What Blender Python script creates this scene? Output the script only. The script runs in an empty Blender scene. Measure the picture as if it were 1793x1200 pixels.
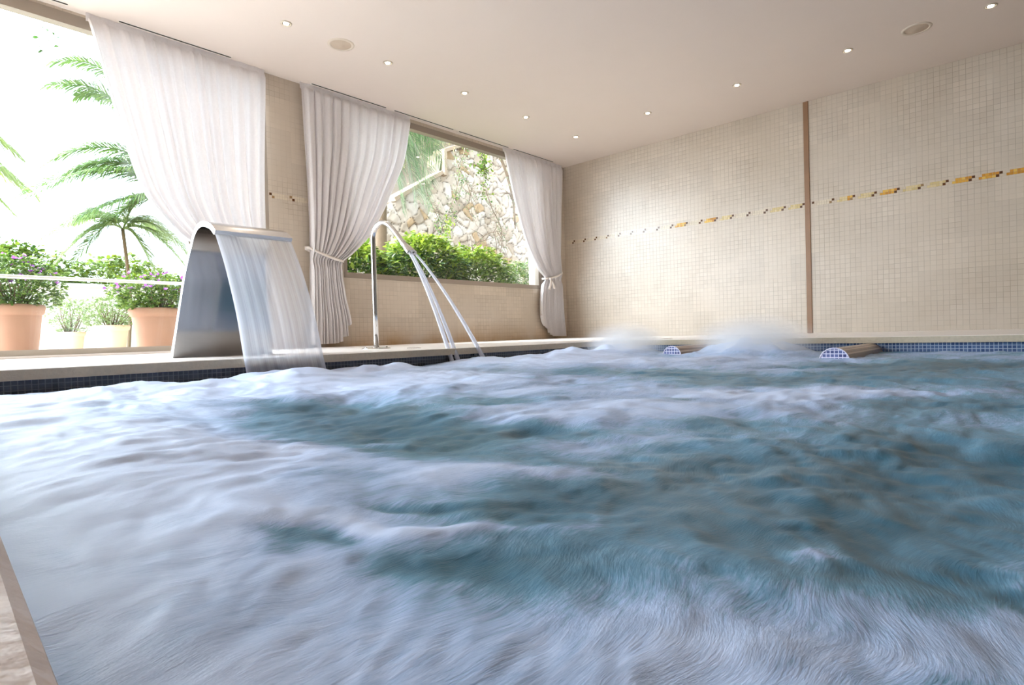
import bpy, bmesh, math, random
import numpy as np
from mathutils import Vector, Matrix, noise as mnoise

scene = bpy.context.scene
COL = scene.collection

# ------------------------------------------------------------------ camera
F_PX, YAW, PITCH, ROLL = 1004.7, 0.7444, -0.0141, -0.0274
CAM_Z = 0.0892
fw = Vector((math.cos(YAW) * math.cos(PITCH), math.sin(YAW) * math.cos(PITCH), math.sin(PITCH)))
rt = Vector((math.sin(YAW), -math.cos(YAW), 0.0))
up = rt.cross(fw)
R2 = rt * math.cos(ROLL) + up * math.sin(ROLL)
U2 = up * math.cos(ROLL) - rt * math.sin(ROLL)
cam_data = bpy.data.cameras.new('camera')
cam_data.sensor_width = 36.0
cam_data.sensor_fit = 'HORIZONTAL'
cam_data.lens = F_PX / 1793.0 * 36.0
cam_data.clip_start = 0.01
cam_data.clip_end = 500
cam = bpy.data.objects.new('camera', cam_data)
COL.objects.link(cam)
M3 = Matrix((R2, U2, -fw)).transposed()
cam.matrix_world = Matrix.Translation((0, 0, CAM_Z)) @ M3.to_4x4()
scene.camera = cam

# ------------------------------------------------------------------ light
EXPOSURE = 0.48
SKY = 2.4
SKY_GLOW = 21.0
GLOW_DIR = (-0.80, 0.52, 0.40)
SUN = 4.0
SPOT_W = 4.0
WATER_Z = -0.112
world = bpy.data.worlds.new('sky')
scene.world = world
world.use_nodes = True
wn = world.node_tree.nodes
wb = wn['Background']
wb.inputs['Color'].default_value = (0.77, 0.87, 1.0, 1)
# hazy bright sky: a broad glow added left of the sun to brighten the room
wl = world.node_tree.links
wtc = wn.new('ShaderNodeTexCoord')
wdot = wn.new('ShaderNodeVectorMath'); wdot.operation = 'DOT_PRODUCT'
wdot.inputs[1].default_value = Vector(GLOW_DIR).normalized()
wl.new(wtc.outputs['Generated'], wdot.inputs[0])
wmr = wn.new('ShaderNodeMapRange'); wmr.interpolation_type = 'SMOOTHSTEP'
wmr.inputs['From Min'].default_value = 0.25; wmr.inputs['From Max'].default_value = 1.0
wmr.inputs['To Min'].default_value = SKY; wmr.inputs['To Max'].default_value = SKY_GLOW
wl.new(wdot.outputs['Value'], wmr.inputs['Value'])
wl.new(wmr.outputs['Result'], wb.inputs['Strength'])
sun_data = bpy.data.lights.new('sun', 'SUN')
sun_data.energy = SUN
sun_data.angle = math.radians(9.0)
sun_data.color = (1.0, 0.97, 0.93)
sun = bpy.data.objects.new('sun', sun_data)
COL.objects.link(sun)
sun.rotation_euler = Vector((-0.22, 0.66, 0.72)).to_track_quat('Z', 'Y').to_euler()


def portal(cx, cy, cz, sx, sz):
    d = bpy.data.lights.new('window_portal', 'AREA')
    d.shape = 'RECTANGLE'
    d.size = sx
    d.size_y = sz
    d.cycles.is_portal = True
    o = bpy.data.objects.new('window_portal', d)
    COL.objects.link(o)
    o.location = (cx, cy, cz)
    o.rotation_euler = (math.radians(-90), 0, 0)   # -Z of the lamp points to -Y (into the room)
    return o


portal(-0.65, 6.40, 1.46, 6.9, 2.85)
portal(5.56, 6.40, 1.88, 3.72, 2.05)

vs = scene.view_settings
vs.view_transform = 'Standard'
vs.look = 'None'
vs.gamma = 1.0
vs.use_curve_mapping = False
vs.exposure = EXPOSURE
scene.cycles.use_denoising = True
scene.cycles.max_bounces = 10
scene.cycles.diffuse_bounces = 5
scene.cycles.glossy_bounces = 4
scene.cycles.transparent_max_bounces = 24
scene.cycles.volume_bounces = 4
scene.cycles.sample_clamp_indirect = 8.0
scene.cycles.caustics_reflective = False
scene.cycles.caustics_refractive = False

# ------------------------------------------------------------------ helpers
rnd = random.Random(11)
HC = 2.99            # ceiling height over the deck
XB, YW = 8.111, 6.134    # back wall, window wall
XP, YP = 4.881, 3.125    # deck noses along the back and the window side
XN = 0.030            # nose of the near deck


def near_edge(y):
    return 0.031 + 0.0321 * (y - 0.19)


def tag(o, label=None, cat=None, group=None, kind=None):
    if label: o['label'] = label
    if cat: o['category'] = cat
    if group: o['group'] = group
    if kind: o['kind'] = kind
    return o


def empty(name, loc, label=None, cat=None, group=None):
    o = bpy.data.objects.new(name, None)
    o.empty_display_size = 0.1
    COL.objects.link(o)
    o.location = loc
    tag(o, label, cat, group)
    return o


class MB:
    """collects verts and faces of one mesh"""
    def __init__(s):
        s.v = []
        s.f = []
        s.c = None

    def add(s, vs_, fs_):
        n = len(s.v)
        s.v += [tuple(p) for p in vs_]
        s.f += [tuple(i + n for i in f) for f in fs_]

    def box(s, x0, x1, y0, y1, z0, z1):
        s.add([(x0, y0, z0), (x1, y0, z0), (x1, y1, z0), (x0, y1, z0), (x0, y0, z1), (x1, y0, z1), (x1, y1, z1), (x0, y1, z1)],
              [(0, 3, 2, 1), (4, 5, 6, 7), (0, 1, 5, 4), (1, 2, 6, 5), (2, 3, 7, 6), (3, 0, 4, 7)])

    def tube(s, pts, rad, n=12, cap=True):
        pts = [Vector(p) for p in pts]
        if not isinstance(rad, (list, tuple)): rad = [rad] * len(pts)
        t0 = (pts[1] - pts[0]).normalized()
        a = t0.orthogonal().normalized()
        vs_ = []
        for i, p in enumerate(pts):
            t = (pts[min(i + 1, len(pts) - 1)] - pts[max(i - 1, 0)]).normalized()
            a = (a - t * a.dot(t)).normalized()
            b = t.cross(a)
            for k in range(n):
                w = 2 * math.pi * k / n
                vs_.append(p + (a * math.cos(w) + b * math.sin(w)) * rad[i])
        fs_ = []
        for i in range(len(pts) - 1):
            for k in range(n):
                k2 = (k + 1) % n
                fs_.append((i * n + k, i * n + k2, (i + 1) * n + k2, (i + 1) * n + k))
        if cap:
            fs_.append(tuple(range(n - 1, -1, -1)))
            m = (len(pts) - 1) * n
            fs_.append(tuple(range(m, m + n)))
        s.add(vs_, fs_)

    def lathe(s, prof, c=(0, 0, 0), n=32, down=False):
        vs_ = []
        for (r, z) in prof:
            for k in range(n):
                w = 2 * math.pi * k / n
                vs_.append((c[0] + r * math.cos(w), c[1] + r * math.sin(w), c[2] + z))
        fs_ = []
        for i in range(len(prof) - 1):
            for k in range(n):
                k2 = (k + 1) % n
                fs_.append((i * n + k, i * n + k2, (i + 1) * n + k2, (i + 1) * n + k))
        s.add(vs_, fs_)

    def build(s, name, mat, parent=None, smooth=False, bevel=0, loc=None, recalc=True):
        me = bpy.data.meshes.new(name)
        me.from_pydata(s.v, [], s.f)
        if recalc:
            bm = bmesh.new()
            bm.from_mesh(me)
            bmesh.ops.recalc_face_normals(bm, faces=bm.faces)
            if bevel:
                es = [e for e in bm.edges if len(e.link_faces) == 2 and e.calc_face_angle(0) > 0.6]
                bmesh.ops.bevel(bm, geom=es, offset=bevel, segments=3, profile=0.5, affect='EDGES')
            bm.to_mesh(me)
            bm.free()
        if smooth:
            me.polygons.foreach_set('use_smooth', [True] * len(me.polygons))
        if mat: me.materials.append(mat)
        o = bpy.data.objects.new(name, me)
        COL.objects.link(o)
        if parent:
            o.parent = parent
            # geometry is written in world coordinates; the parent is an unrotated Empty
            chain = Vector((0, 0, 0))
            p = parent
            while p:
                chain += Vector(p.location)
                p = p.parent
            me.transform(Matrix.Translation(-chain))
        elif loc:
            me.transform(Matrix.Translation(-Vector(loc)))
            o.location = loc
        return o


def color_attr(me, cols):
    a = me.color_attributes.new('Col', 'FLOAT_COLOR', 'POINT')
    a.data.foreach_set('color', np.asarray(cols, np.float32).ravel())


def interp(pts, z):
    """smooth 1-D interpolation through (z, x) pairs, descending or ascending z"""
    p = sorted(pts)
    xs = np.array([q[0] for q in p]); ys = np.array([q[1] for q in p])
    if len(p) < 3: return float(np.interp(z, xs, ys))
    h = np.diff(xs); d = np.diff(ys) / h
    m = np.zeros(len(p)); m[0] = d[0]; m[-1] = d[-1]
    for i in range(1, len(p) - 1):
        m[i] = 0 if d[i - 1] * d[i] <= 0 else 2 * d[i - 1] * d[i] / (d[i - 1] + d[i])
    z = min(max(z, xs[0]), xs[-1])
    i = min(int(np.searchsorted(xs, z, side='right')) - 1, len(p) - 2); i = max(i, 0)
    t = (z - xs[i]) / h[i]
    return float(ys[i] * (2 * t**3 - 3 * t**2 + 1) + m[i] * h[i] * (t**3 - 2 * t**2 + t) + ys[i + 1] * (3 * t**2 - 2 * t**3) + m[i + 1] * h[i] * (t**3 - t**2))


# ------------------------------------------------------------------ materials
def newmat(name):
    m = bpy.data.materials.new(name)
    m.use_nodes = True
    nt = m.node_tree
    return m, nt, nt.nodes['Principled BSDF'], nt.nodes['Material Output']


def N(nt, typ, **kw):
    n = nt.nodes.new(typ)
    for k, v in kw.items():
        if k.startswith('i_'):
            n.inputs[k[2:].replace('_', ' ')].default_value = v
        else:
            setattr(n, k, v)
    return n


def mix(nt, fac, a, b, blend='MIX'):
    n = nt.nodes.new('ShaderNodeMix')
    n.data_type = 'RGBA'
    n.blend_type = blend
    for sock, v in ((n.inputs[0], fac), (n.inputs[6], a), (n.inputs[7], b)):
        if hasattr(v, 'links') or hasattr(v, 'is_linked'): nt.links.new(v, sock)
        elif isinstance(v, (int, float)): sock.default_value = v
        else: sock.default_value = (*v[:3], 1)
    return n.outputs[2]


def math_n(nt, op, a, b=None, clamp=False):
    n = nt.nodes.new('ShaderNodeMath')
    n.operation = op
    n.use_clamp = clamp
    for i, v in enumerate((a, b)):
        if v is None: continue
        if isinstance(v, (int, float)): n.inputs[i].default_value = v
        else: nt.links.new(v, n.inputs[i])
    return n.outputs[0]


def ramp(nt, fac, stops):
    n = nt.nodes.new('ShaderNodeValToRGB')
    cr = n.color_ramp
    while len(cr.elements) < len(stops): cr.elements.new(0.5)
    for e, (p, c) in zip(cr.elements, stops):
        e.position = p
        e.color = (*c, 1) if len(c) == 3 else c
    nt.links.new(fac, n.inputs[0])
    return n.outputs[0]


def srgb(r, g, b):
    f = lambda c: (c / 255 / 12.92) if c / 255 <= 0.04045 else ((c / 255 + 0.055) / 1.055) ** 2.4
    return (f(r), f(g), f(b))


def plain(name, col, rough=0.5, metal=0.0, noise_scale=8, var=0.08, bump=0.0, spec=0.5, coat=0):
    m, nt, b, out = newmat(name)
    tc = N(nt, 'ShaderNodeTexCoord')
    nz = N(nt, 'ShaderNodeTexNoise')
    nz.inputs['Scale'].default_value = noise_scale
    nz.inputs['Detail'].default_value = 5
    nt.links.new(tc.outputs['Object'], nz.inputs['Vector'])
    c = mix(nt, nz.outputs['Fac'], [x * (1 - var) for x in col], [min(1, x * (1 + var)) for x in col])
    nt.links.new(c, b.inputs['Base Color'])
    b.inputs['Roughness'].default_value = rough
    b.inputs['Metallic'].default_value = metal
    b.inputs['Specular IOR Level'].default_value = spec
    b.inputs['Coat Weight'].default_value = coat
    if bump:
        bp = N(nt, 'ShaderNodeBump')
        bp.inputs['Strength'].default_value = bump
        bp.inputs['Distance'].default_value = 0.01
        nt.links.new(nz.outputs['Fac'], bp.inputs['Height'])
        nt.links.new(bp.outputs[0], b.inputs['Normal'])
    return m


def tile_mat(name, axis, tile, c1, c2, grout, mortar, rough, sheet=0.0, stain=None, bump=0.3, spec=0.5, z0=0.0, axis2='Z'):
    """square mosaic on a vertical wall that runs along 'X' or 'Y' (sizes in metres)"""
    m, nt, b, out = newmat(name)
    tc = N(nt, 'ShaderNodeTexCoord')
    sp = N(nt, 'ShaderNodeSeparateXYZ')
    nt.links.new(tc.outputs['Object'], sp.inputs[0])
    cb = N(nt, 'ShaderNodeCombineXYZ')
    nt.links.new(sp.outputs[axis], cb.inputs[0])
    nt.links.new(math_n(nt, 'SUBTRACT', sp.outputs[axis2], z0), cb.inputs[1])

    def brick(size, mort, a, bb, g):
        br = N(nt, 'ShaderNodeTexBrick')
        br.offset = 0
        br.offset_frequency = 1
        br.squash = 1
        nt.links.new(cb.outputs[0], br.inputs['Vector'])
        br.inputs['Scale'].default_value = 1
        br.inputs['Brick Width'].default_value = size
        br.inputs['Row Height'].default_value = size
        br.inputs['Mortar Size'].default_value = mort
        br.inputs['Mortar Smooth'].default_value = 0.15
        br.inputs['Bias'].default_value = 0
        br.inputs['Color1'].default_value = (*a, 1)
        br.inputs['Color2'].default_value = (*bb, 1)
        br.inputs['Mortar'].default_value = (*g, 1)
        return br
    br = brick(tile, mortar, c1, c2, grout)
    col = br.outputs['Color']
    if sheet:
        # joints are filled more or less flush from place to place
        ng = N(nt, 'ShaderNodeTexNoise'); ng.inputs['Scale'].default_value = 3.5; ng.inputs['Detail'].default_value = 3
        nt.links.new(tc.outputs['Object'], ng.inputs['Vector'])
        col = mix(nt, ramp(nt, ng.outputs['Fac'], [(0.38, (0.15,) * 3), (0.62, (0.85,) * 3)]), col, mix(nt, 0.5, c1, c2))
        b2 = brick(tile * 6, 0, (1 - sheet,) * 3, (1, 1, 1), (1, 1, 1))
        col = mix(nt, 1.0, col, b2.outputs['Color'], 'MULTIPLY')
        nz = N(nt, 'ShaderNodeTexNoise')
        nz.inputs['Scale'].default_value = 0.9
        nz.inputs['Detail'].default_value = 4
        nt.links.new(tc.outputs['Object'], nz.inputs['Vector'])
        col = mix(nt, 1.0, col, ramp(nt, nz.outputs['Fac'], [(0.3, (0.90, 0.88, 0.84)), (0.65, (1, 1, 1))]), 'MULTIPLY')
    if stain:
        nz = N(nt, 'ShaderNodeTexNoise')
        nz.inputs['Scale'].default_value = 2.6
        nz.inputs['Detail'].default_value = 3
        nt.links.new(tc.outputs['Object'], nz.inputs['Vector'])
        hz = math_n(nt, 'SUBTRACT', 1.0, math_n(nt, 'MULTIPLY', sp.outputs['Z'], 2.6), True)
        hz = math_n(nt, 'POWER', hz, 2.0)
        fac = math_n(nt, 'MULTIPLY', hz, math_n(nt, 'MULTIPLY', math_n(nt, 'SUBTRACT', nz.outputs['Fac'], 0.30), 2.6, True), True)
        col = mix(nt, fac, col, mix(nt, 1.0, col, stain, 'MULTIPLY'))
    nt.links.new(col, b.inputs['Base Color'])
    b.inputs['Roughness'].default_value = rough
    b.inputs['Specular IOR Level'].default_value = spec
    # every tile sits at its own small tilt and the joints are sunk
    nz2 = N(nt, 'ShaderNodeTexNoise')
    nz2.inputs['Scale'].default_value = 9
    nt.links.new(tc.outputs['Object'], nz2.inputs['Vector'])
    h = math_n(nt, 'SUBTRACT', math_n(nt, 'MULTIPLY', nz2.outputs['Fac'], 0.6), br.outputs['Fac'])
    bp = N(nt, 'ShaderNodeBump')
    bp.inputs['Strength'].default_value = bump
    bp.inputs['Distance'].default_value = 0.002
    nt.links.new(h, bp.inputs['Height'])
    nt.links.new(bp.outputs[0], b.inputs['Normal'])
    return m


def attr_mat(name, rough=0.6, spec=0.4, translucent=0.0, mult=(1, 1, 1)):
    m, nt, b, out = newmat(name)
    a = N(nt, 'ShaderNodeAttribute')
    a.attribute_name = 'Col'
    c = mix(nt, 1.0, a.outputs['Color'], mult, 'MULTIPLY')
    nt.links.new(c, b.inputs['Base Color'])
    b.inputs['Roughness'].default_value = rough
    b.inputs['Specular IOR Level'].default_value = spec
    if translucent:
        tr = N(nt, 'ShaderNodeBsdfTranslucent')
        nt.links.new(c, tr.inputs['Color'])
        mx = N(nt, 'ShaderNodeMixShader')
        mx.inputs[0].default_value = translucent
        nt.links.new(b.outputs[0], mx.inputs[1])
        nt.links.new(tr.outputs[0], mx.inputs[2])
        nt.links.new(mx.outputs[0], out.inputs['Surface'])
    return m


WALL1, WALL2, GROUT = srgb(212, 198, 182), srgb(202, 187, 170), srgb(168, 153, 135)
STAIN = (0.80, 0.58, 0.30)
M = {}
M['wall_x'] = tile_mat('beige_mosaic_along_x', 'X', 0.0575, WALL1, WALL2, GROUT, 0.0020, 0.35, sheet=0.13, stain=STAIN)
M['wall_y'] = tile_mat('beige_mosaic_along_y', 'Y', 0.0575, WALL1, WALL2, GROUT, 0.0020, 0.38, sheet=0.09, bump=0.6, spec=0.7)
M['pool_x'] = tile_mat('dark_pool_mosaic_along_x', 'X', 0.0225, srgb(48, 52, 66), srgb(26, 30, 44), srgb(105, 105, 108), 0.0014, 0.25)
M['pool_y'] = tile_mat('blue_pool_mosaic_along_y', 'Y', 0.0225, srgb(92, 112, 146), srgb(62, 80, 118), srgb(172, 182, 196), 0.0020, 0.25)
M['ceiling'] = plain('ceiling_paint', srgb(216, 202, 192), 0.75, noise_scale=2, var=0.02)
M['deck'] = plain('cream_stone', srgb(242, 233, 226), 0.26, noise_scale=14, var=0.07, bump=0.05)
M['near_stone'] = plain('worn_pink_stone', srgb(224, 204, 192), 0.5, noise_scale=22, var=0.10, bump=0.8)
M['nose'] = plain('cream_stone_edge_shaded', srgb(196, 180, 156), 0.6, noise_scale=60, var=0.18, bump=0.3)  # deck stone with the shadow of the nose face painted into its colour
M['taupe'] = plain('taupe_frame', srgb(150, 136, 122), 0.45, noise_scale=5, var=0.03)
M['brownstrip'] = plain('brown_joint_profile', srgb(142, 106, 76), 0.4, noise_scale=6, var=0.15)
M['white_metal'] = plain('white_lacquer', srgb(232, 226, 218), 0.4, var=0.02)
M['ring'] = plain('lamp_ring', srgb(196, 182, 164), 0.35, 0.2, var=0.03)
M['dark'] = plain('dark_gap', srgb(44, 36, 30), 0.7, var=0.1)
M['grille'] = plain('speaker_grille', srgb(206, 192, 176), 0.7, noise_scale=300, var=0.12)
M['steel_dimmed'] = plain('polished_steel_darkened', (0.36, 0.35, 0.345), 0.10, 1.0, noise_scale=3, var=0.05)  # steel darkened to imitate the dim reflections inside the arch
M['steel'] = plain('polished_steel', (0.62, 0.61, 0.60), 0.13, 1.0, noise_scale=3, var=0.04)
M['steel2'] = plain('satin_steel', (0.60, 0.59, 0.58), 0.24, 1.0, noise_scale=3, var=0.04)
M['pale_clay'] = plain('pale_clay', srgb(224, 188, 160), 0.8, noise_scale=7, var=0.06, bump=0.1)
M['wall_far'] = plain('taupe_plaster', srgb(150, 138, 126), 0.8, var=0.05)
M['terracotta'] = plain('terracotta', srgb(180, 132, 110), 0.8, noise_scale=7, var=0.10, bump=0.1)
M['soil'] = plain('potting_soil', srgb(80, 62, 48), 0.9, noise_scale=40, var=0.3)
M['paving'] = plain('terrace_paving', srgb(226, 216, 204), 0.8, noise_scale=4, var=0.05)
M['whitewash'] = plain('white_render', srgb(236, 232, 226), 0.8, noise_scale=3, var=0.03)
M['leaf'] = attr_mat('leaves', 0.45, 0.4, 0.35)
M['flower'] = attr_mat('petals', 0.6, 0.2, 0.4)
M['twig'] = plain('bark', srgb(120, 98, 76), 0.85, noise_scale=30, var=0.25)
M['stone'] = attr_mat('field_stone', 0.85, 0.2)
M['capstone'] = plain('coping_stone', srgb(160, 138, 116), 0.85, noise_scale=10, var=0.15, bump=0.3)
M['earth'] = plain('dry_earth', srgb(104, 90, 76), 0.95, noise_scale=2.5, var=0.3, bump=0.5)


def lamp_mat():
    m, nt, b, out = newmat('lamp_glow')
    b.inputs['Base Color'].default_value = (1, 1, 1, 1)
    b.inputs['Emission Color'].default_value = (1, 0.90, 0.76, 1)
    b.inputs['Emission Strength'].default_value = 28
    return m


M['glow'] = lamp_mat()


def curtain_mat():
    m, nt, b, out = newmat('sheer_white_voile')
    tc = N(nt, 'ShaderNodeTexCoord')
    nz = N(nt, 'ShaderNodeTexNoise')
    nz.inputs['Scale'].default_value = 60
    nt.links.new(tc.outputs['Object'], nz.inputs['Vector'])
    col = mix(nt, nz.outputs['Fac'], srgb(236, 232, 232), srgb(246, 243, 244))
    di = N(nt, 'ShaderNodeBsdfDiffuse')
    tr = N(nt, 'ShaderNodeBsdfTranslucent')
    tp = N(nt, 'ShaderNodeBsdfTransparent')
    nt.links.new(mix(nt, 1.0, col, (0.88, 0.86, 0.85), 'MULTIPLY'), di.inputs[0]); nt.links.new(col, tr.inputs[0])
    m1 = N(nt, 'ShaderNodeMixShader'); m1.inputs[0].default_value = 0.07
    nt.links.new(di.outputs[0], m1.inputs[1]); nt.links.new(tr.outputs[0], m1.inputs[2])
    m2 = N(nt, 'ShaderNodeMixShader'); m2.inputs[0].default_value = 0.006
    nt.links.new(m1.outputs[0], m2.inputs[1]); nt.links.new(tp.outputs[0], m2.inputs[2])
    nt.links.new(m2.outputs[0], out.inputs['Surface'])
    return m


M['voile'] = curtain_mat()


def glass_mat():
    m, nt, b, out = newmat('clear_glass')
    gl = N(nt, 'ShaderNodeBsdfGlossy'); gl.inputs['Roughness'].default_value = 0.02
    tp = N(nt, 'ShaderNodeBsdfTransparent'); tp.inputs[0].default_value = (0.97, 0.99, 0.98, 1)
    lw = N(nt, 'ShaderNodeLayerWeight'); lw.inputs[0].default_value = 0.5
    fr = N(nt, 'ShaderNodeMath'); fr.operation = 'MULTIPLY_ADD'
    nt.links.new(math_n(nt, 'POWER', lw.outputs['Facing'], 4.0), fr.inputs[0]); fr.inputs[1].default_value = 0.6; fr.inputs[2].default_value = 0.03
    mx = N(nt, 'ShaderNodeMixShader')
    nt.links.new(fr.outputs[0], mx.inputs[0]); nt.links.new(tp.outputs[0], mx.inputs[1]); nt.links.new(gl.outputs[0], mx.inputs[2])
    nt.links.new(mx.outputs[0], out.inputs['Surface'])
    return m


M['glass'] = glass_mat()


def falling_water_mat(name, lo, hi, sx, sz):
    """milky falling water: streaks that run down the fall"""
    m, nt, b, out = newmat(name)
    tc = N(nt, 'ShaderNodeTexCoord')
    mp = N(nt, 'ShaderNodeMapping')
    mp.inputs['Scale'].default_value = (sx, sz * 1.2, sz)
    nt.links.new(tc.outputs['Object'], mp.inputs['Vector'])
    nz = N(nt, 'ShaderNodeTexNoise'); nz.inputs['Scale'].default_value = 1; nz.inputs['Detail'].default_value = 6; nz.inputs['Roughness'].default_value = 0.6
    nt.links.new(mp.outputs[0], nz.inputs['Vector'])
    a = N(nt, 'ShaderNodeAttribute'); a.attribute_name = 'Col'
    f = ramp(nt, nz.outputs['Fac'], [(0.32, (lo,) * 3), (0.72, (hi,) * 3)])
    f = math_n(nt, 'ADD', f, a.outputs['Fac'], True)
    b.inputs['Base Color'].default_value = (*srgb(232, 234, 242), 1)
    b.inputs['Roughness'].default_value = 0.18
    b.inputs['Specular IOR Level'].default_value = 0.8
    tr = N(nt, 'ShaderNodeBsdfTranslucent'); tr.inputs[0].default_value = (*srgb(232, 234, 242), 1)
    m1 = N(nt, 'ShaderNodeMixShader'); m1.inputs[0].default_value = 0.4
    nt.links.new(b.outputs[0], m1.inputs[1]); nt.links.new(tr.outputs[0], m1.inputs[2])
    tp = N(nt, 'ShaderNodeBsdfTransparent')
    mx = N(nt, 'ShaderNodeMixShader')
    nt.links.new(f, mx.inputs[0]); nt.links.new(tp.outputs[0], mx.inputs[1]); nt.links.new(m1.outputs[0], mx.inputs[2])
    nt.links.new(mx.outputs[0], out.inputs['Surface'])
    return m


M['fall'] = falling_water_mat('falling_sheet_water', 0.36, 0.58, 60, 0.7)
M['jet'] = falling_water_mat('jet_water', 0.55, 0.9, 60, 4)
M['voile2'] = plain('white_ribbon', srgb(236, 226, 218), 0.7, var=0.03)
M['grille2'] = plain('speaker_mesh', srgb(186, 168, 150), 0.8, noise_scale=300, var=0.15)
M['mosaic'] = attr_mat('mosaic_border', 0.25, 0.5)

# ------------------------------------------------------------------ the room
def struct(name, mb, mat, **kw):
    o = mb.build(name, mat, **kw)
    o['kind'] = 'structure'
    return o


T = 0.26    # wall thickness
b = MB()
b.box(2.83, 3.72, YW, YW + T, 0, HC)                     # pillar between the windows
b.box(3.72, 7.41, YW, YW + T, 0, 0.828)                  # parapet below the second window
b.box(7.41, XB, YW, YW + T, 0, HC)
b.box(3.72, 7.41, YW, YW + T, 2.945, HC)
b.box(-4.10, 2.83, YW, YW + T, 2.955, HC)
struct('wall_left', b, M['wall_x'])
b = MB(); b.box(XB, XB + T, -4.2, YW + T, 0, HC)
struct('wall_back', b, M['wall_y'])
b = MB(); b.box(-4.36, XB, -4.46, -4.2, -1.4, HC)
struct('wall_right', b, M['wall_far'])
b = MB(); b.box(-4.36, -4.1, -4.2, YW + T, 0, HC)
struct('wall_near', b, M['wall_far'])
b = MB(); b.box(-4.36, XB + T, -4.46, YW + T, HC, HC + 0.22)
struct('ceiling', b, M['ceiling'])

# deck slab with overhanging noses around the pool
b = MB()
b.box(-4.1, XB, YP, YW + 0.0, -0.047, 0)
struct('floor', b, M['deck'], bevel=0.004)
b = MB(); b.box(XP, XB, -4.2, YP, -0.047, 0)
struct('floor_back', b, M['deck'], bevel=0.004)
XA, XC = near_edge(-4.2), near_edge(YP)      # the near edge is not quite square to the others
b = MB(); b.add([(-4.1, -4.2, -0.047), (XA, -4.2, -0.047), (XC, YP, -0.047), (-4.1, YP, -0.047), (-4.1, -4.2, 0), (XA, -4.2, 0), (XC, YP, 0), (-4.1, YP, 0)],
                [(0, 3, 2, 1), (4, 5, 6, 7), (0, 1, 5, 4), (1, 2, 6, 5), (2, 3, 7, 6), (3, 0, 4, 7)])
struct('floor_near', b, M['near_stone'], bevel=0.014)
# honed edge strips of the stone (rougher cut face, its shadow painted in as a browner tone)
b = MB(); b.box(XN - 0.001, XP + 0.001, YP - 0.003, YP + 0.001, -0.0465, -0.003)
struct('trim_1', b, M['nose'])
b = MB(); b.box(XP - 0.003, XP + 0.001, -4.2, YP, -0.0465, -0.003)
struct('trim_2', b, M['nose'])
b = MB(); b.box(-1.6, XP + 0.02, YP + 0.02, YW, -1.4, -0.047)
struct('wall_pool_left', b, M['pool_x'])
b = MB(); b.box(XP + 0.02, XB, -4.2, YW, -1.4, -0.0472)
struct('wall_pool_back', b, M['pool_y'])
b = MB(); b.add([(-1.6, -4.2, -1.4), (XA - 0.02, -4.2, -1.4), (XC - 0.02, YP, -1.4), (-1.6, YP, -1.4), (-1.6, -4.2, -0.047), (XA - 0.02, -4.2, -0.047), (XC - 0.02, YP, -0.047), (-1.6, YP, -0.047)],
                [(0, 3, 2, 1), (4, 5, 6, 7), (0, 1, 5, 4), (1, 2, 6, 5), (2, 3, 7, 6), (3, 0, 4, 7)])
struct('wall_pool_near', b, M['pool_y'])
b = MB(); b.box(XA - 0.02, XP + 0.02, -4.2, YP + 0.02, -1.5, -1.4)
struct('floor_pool', b, M['pool_x'])
# brown joint profile in the back wall
b = MB(); b.box(XB - 0.012, XB + 0.005, 2.17, 2.232, 0, HC)
struct('trim_3', b, M['brownstrip'], bevel=0.003)


# mosaic border: two rows of small tiles, S-shaped groups of dark and golden ones
def border(name, axis, a0, a1, fixed, sign, z0, golden):
    s = 0.0288
    v, f, c = [], [], []
    n = int((a1 - a0) / s)
    r = random.Random(5)
    grp = {}
    for i in range(n):
        for row in (0, 1):
            k = (i + (1 if row else 0)) % 8 if False else (i - row) % 8
            g = (i - row) // 8
            if g not in grp: grp[g] = r.random()
            a = a0 + i * s
            gold = golden(a)
            if k == 0:
                col = srgb(92, 56, 30) if r.random() < 0.85 else srgb(150, 120, 84)
            elif k < 6:
                if grp[g] < gold * 0.75: col = [srgb(214, 160, 66), srgb(226, 184, 92), srgb(196, 138, 56)][r.randrange(3)]
                elif grp[g] < gold * 1.3: col = [srgb(206, 184, 132), srgb(216, 196, 150)][r.randrange(2)]
                else: col = srgb(214, 200, 178)
            else:
                col = srgb(206, 190, 170)
            q = s * 0.94
            zz = z0 + (1 - row) * s
            p = [(a, zz), (a + q, zz), (a + q, zz + q), (a, zz + q)]
            m = len(v)
            for (pa, pz) in p:
                v.append((pa, fixed, pz) if axis == 'X' else (fixed, pa, pz)); c.append((*col, 1))
            f.append((m, m + 1, m + 2, m + 3))
    me = bpy.data.meshes.new(name)
    me.from_pydata(v, [], f)
    color_attr(me, c)
    me.materials.append(M['mosaic'])
    o = bpy.data.objects.new(name, me)
    COL.objects.link(o)
    so = o.modifiers.new('thickness', 'SOLIDIFY')
    so.thickness = 0.003; so.offset = 0
    o['kind'] = 'structure'
    return o


border('trim_4', 'Y', -4.1, 2.165, XB - 0.002, -1, 1.637, lambda a: min(1, max(0.15, (2.6 - a) / 3.0 + 0.35)))
border('trim_5', 'Y', 2.235, 6.10, XB - 0.002, -1, 1.637, lambda a: min(0.7, max(0.02, (5.2 - a) / 5.0)))
border('trim_6', 'X', 2.84, 3.70, YW - 0.002, -1, 1.645, lambda a: 0.0)


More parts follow.
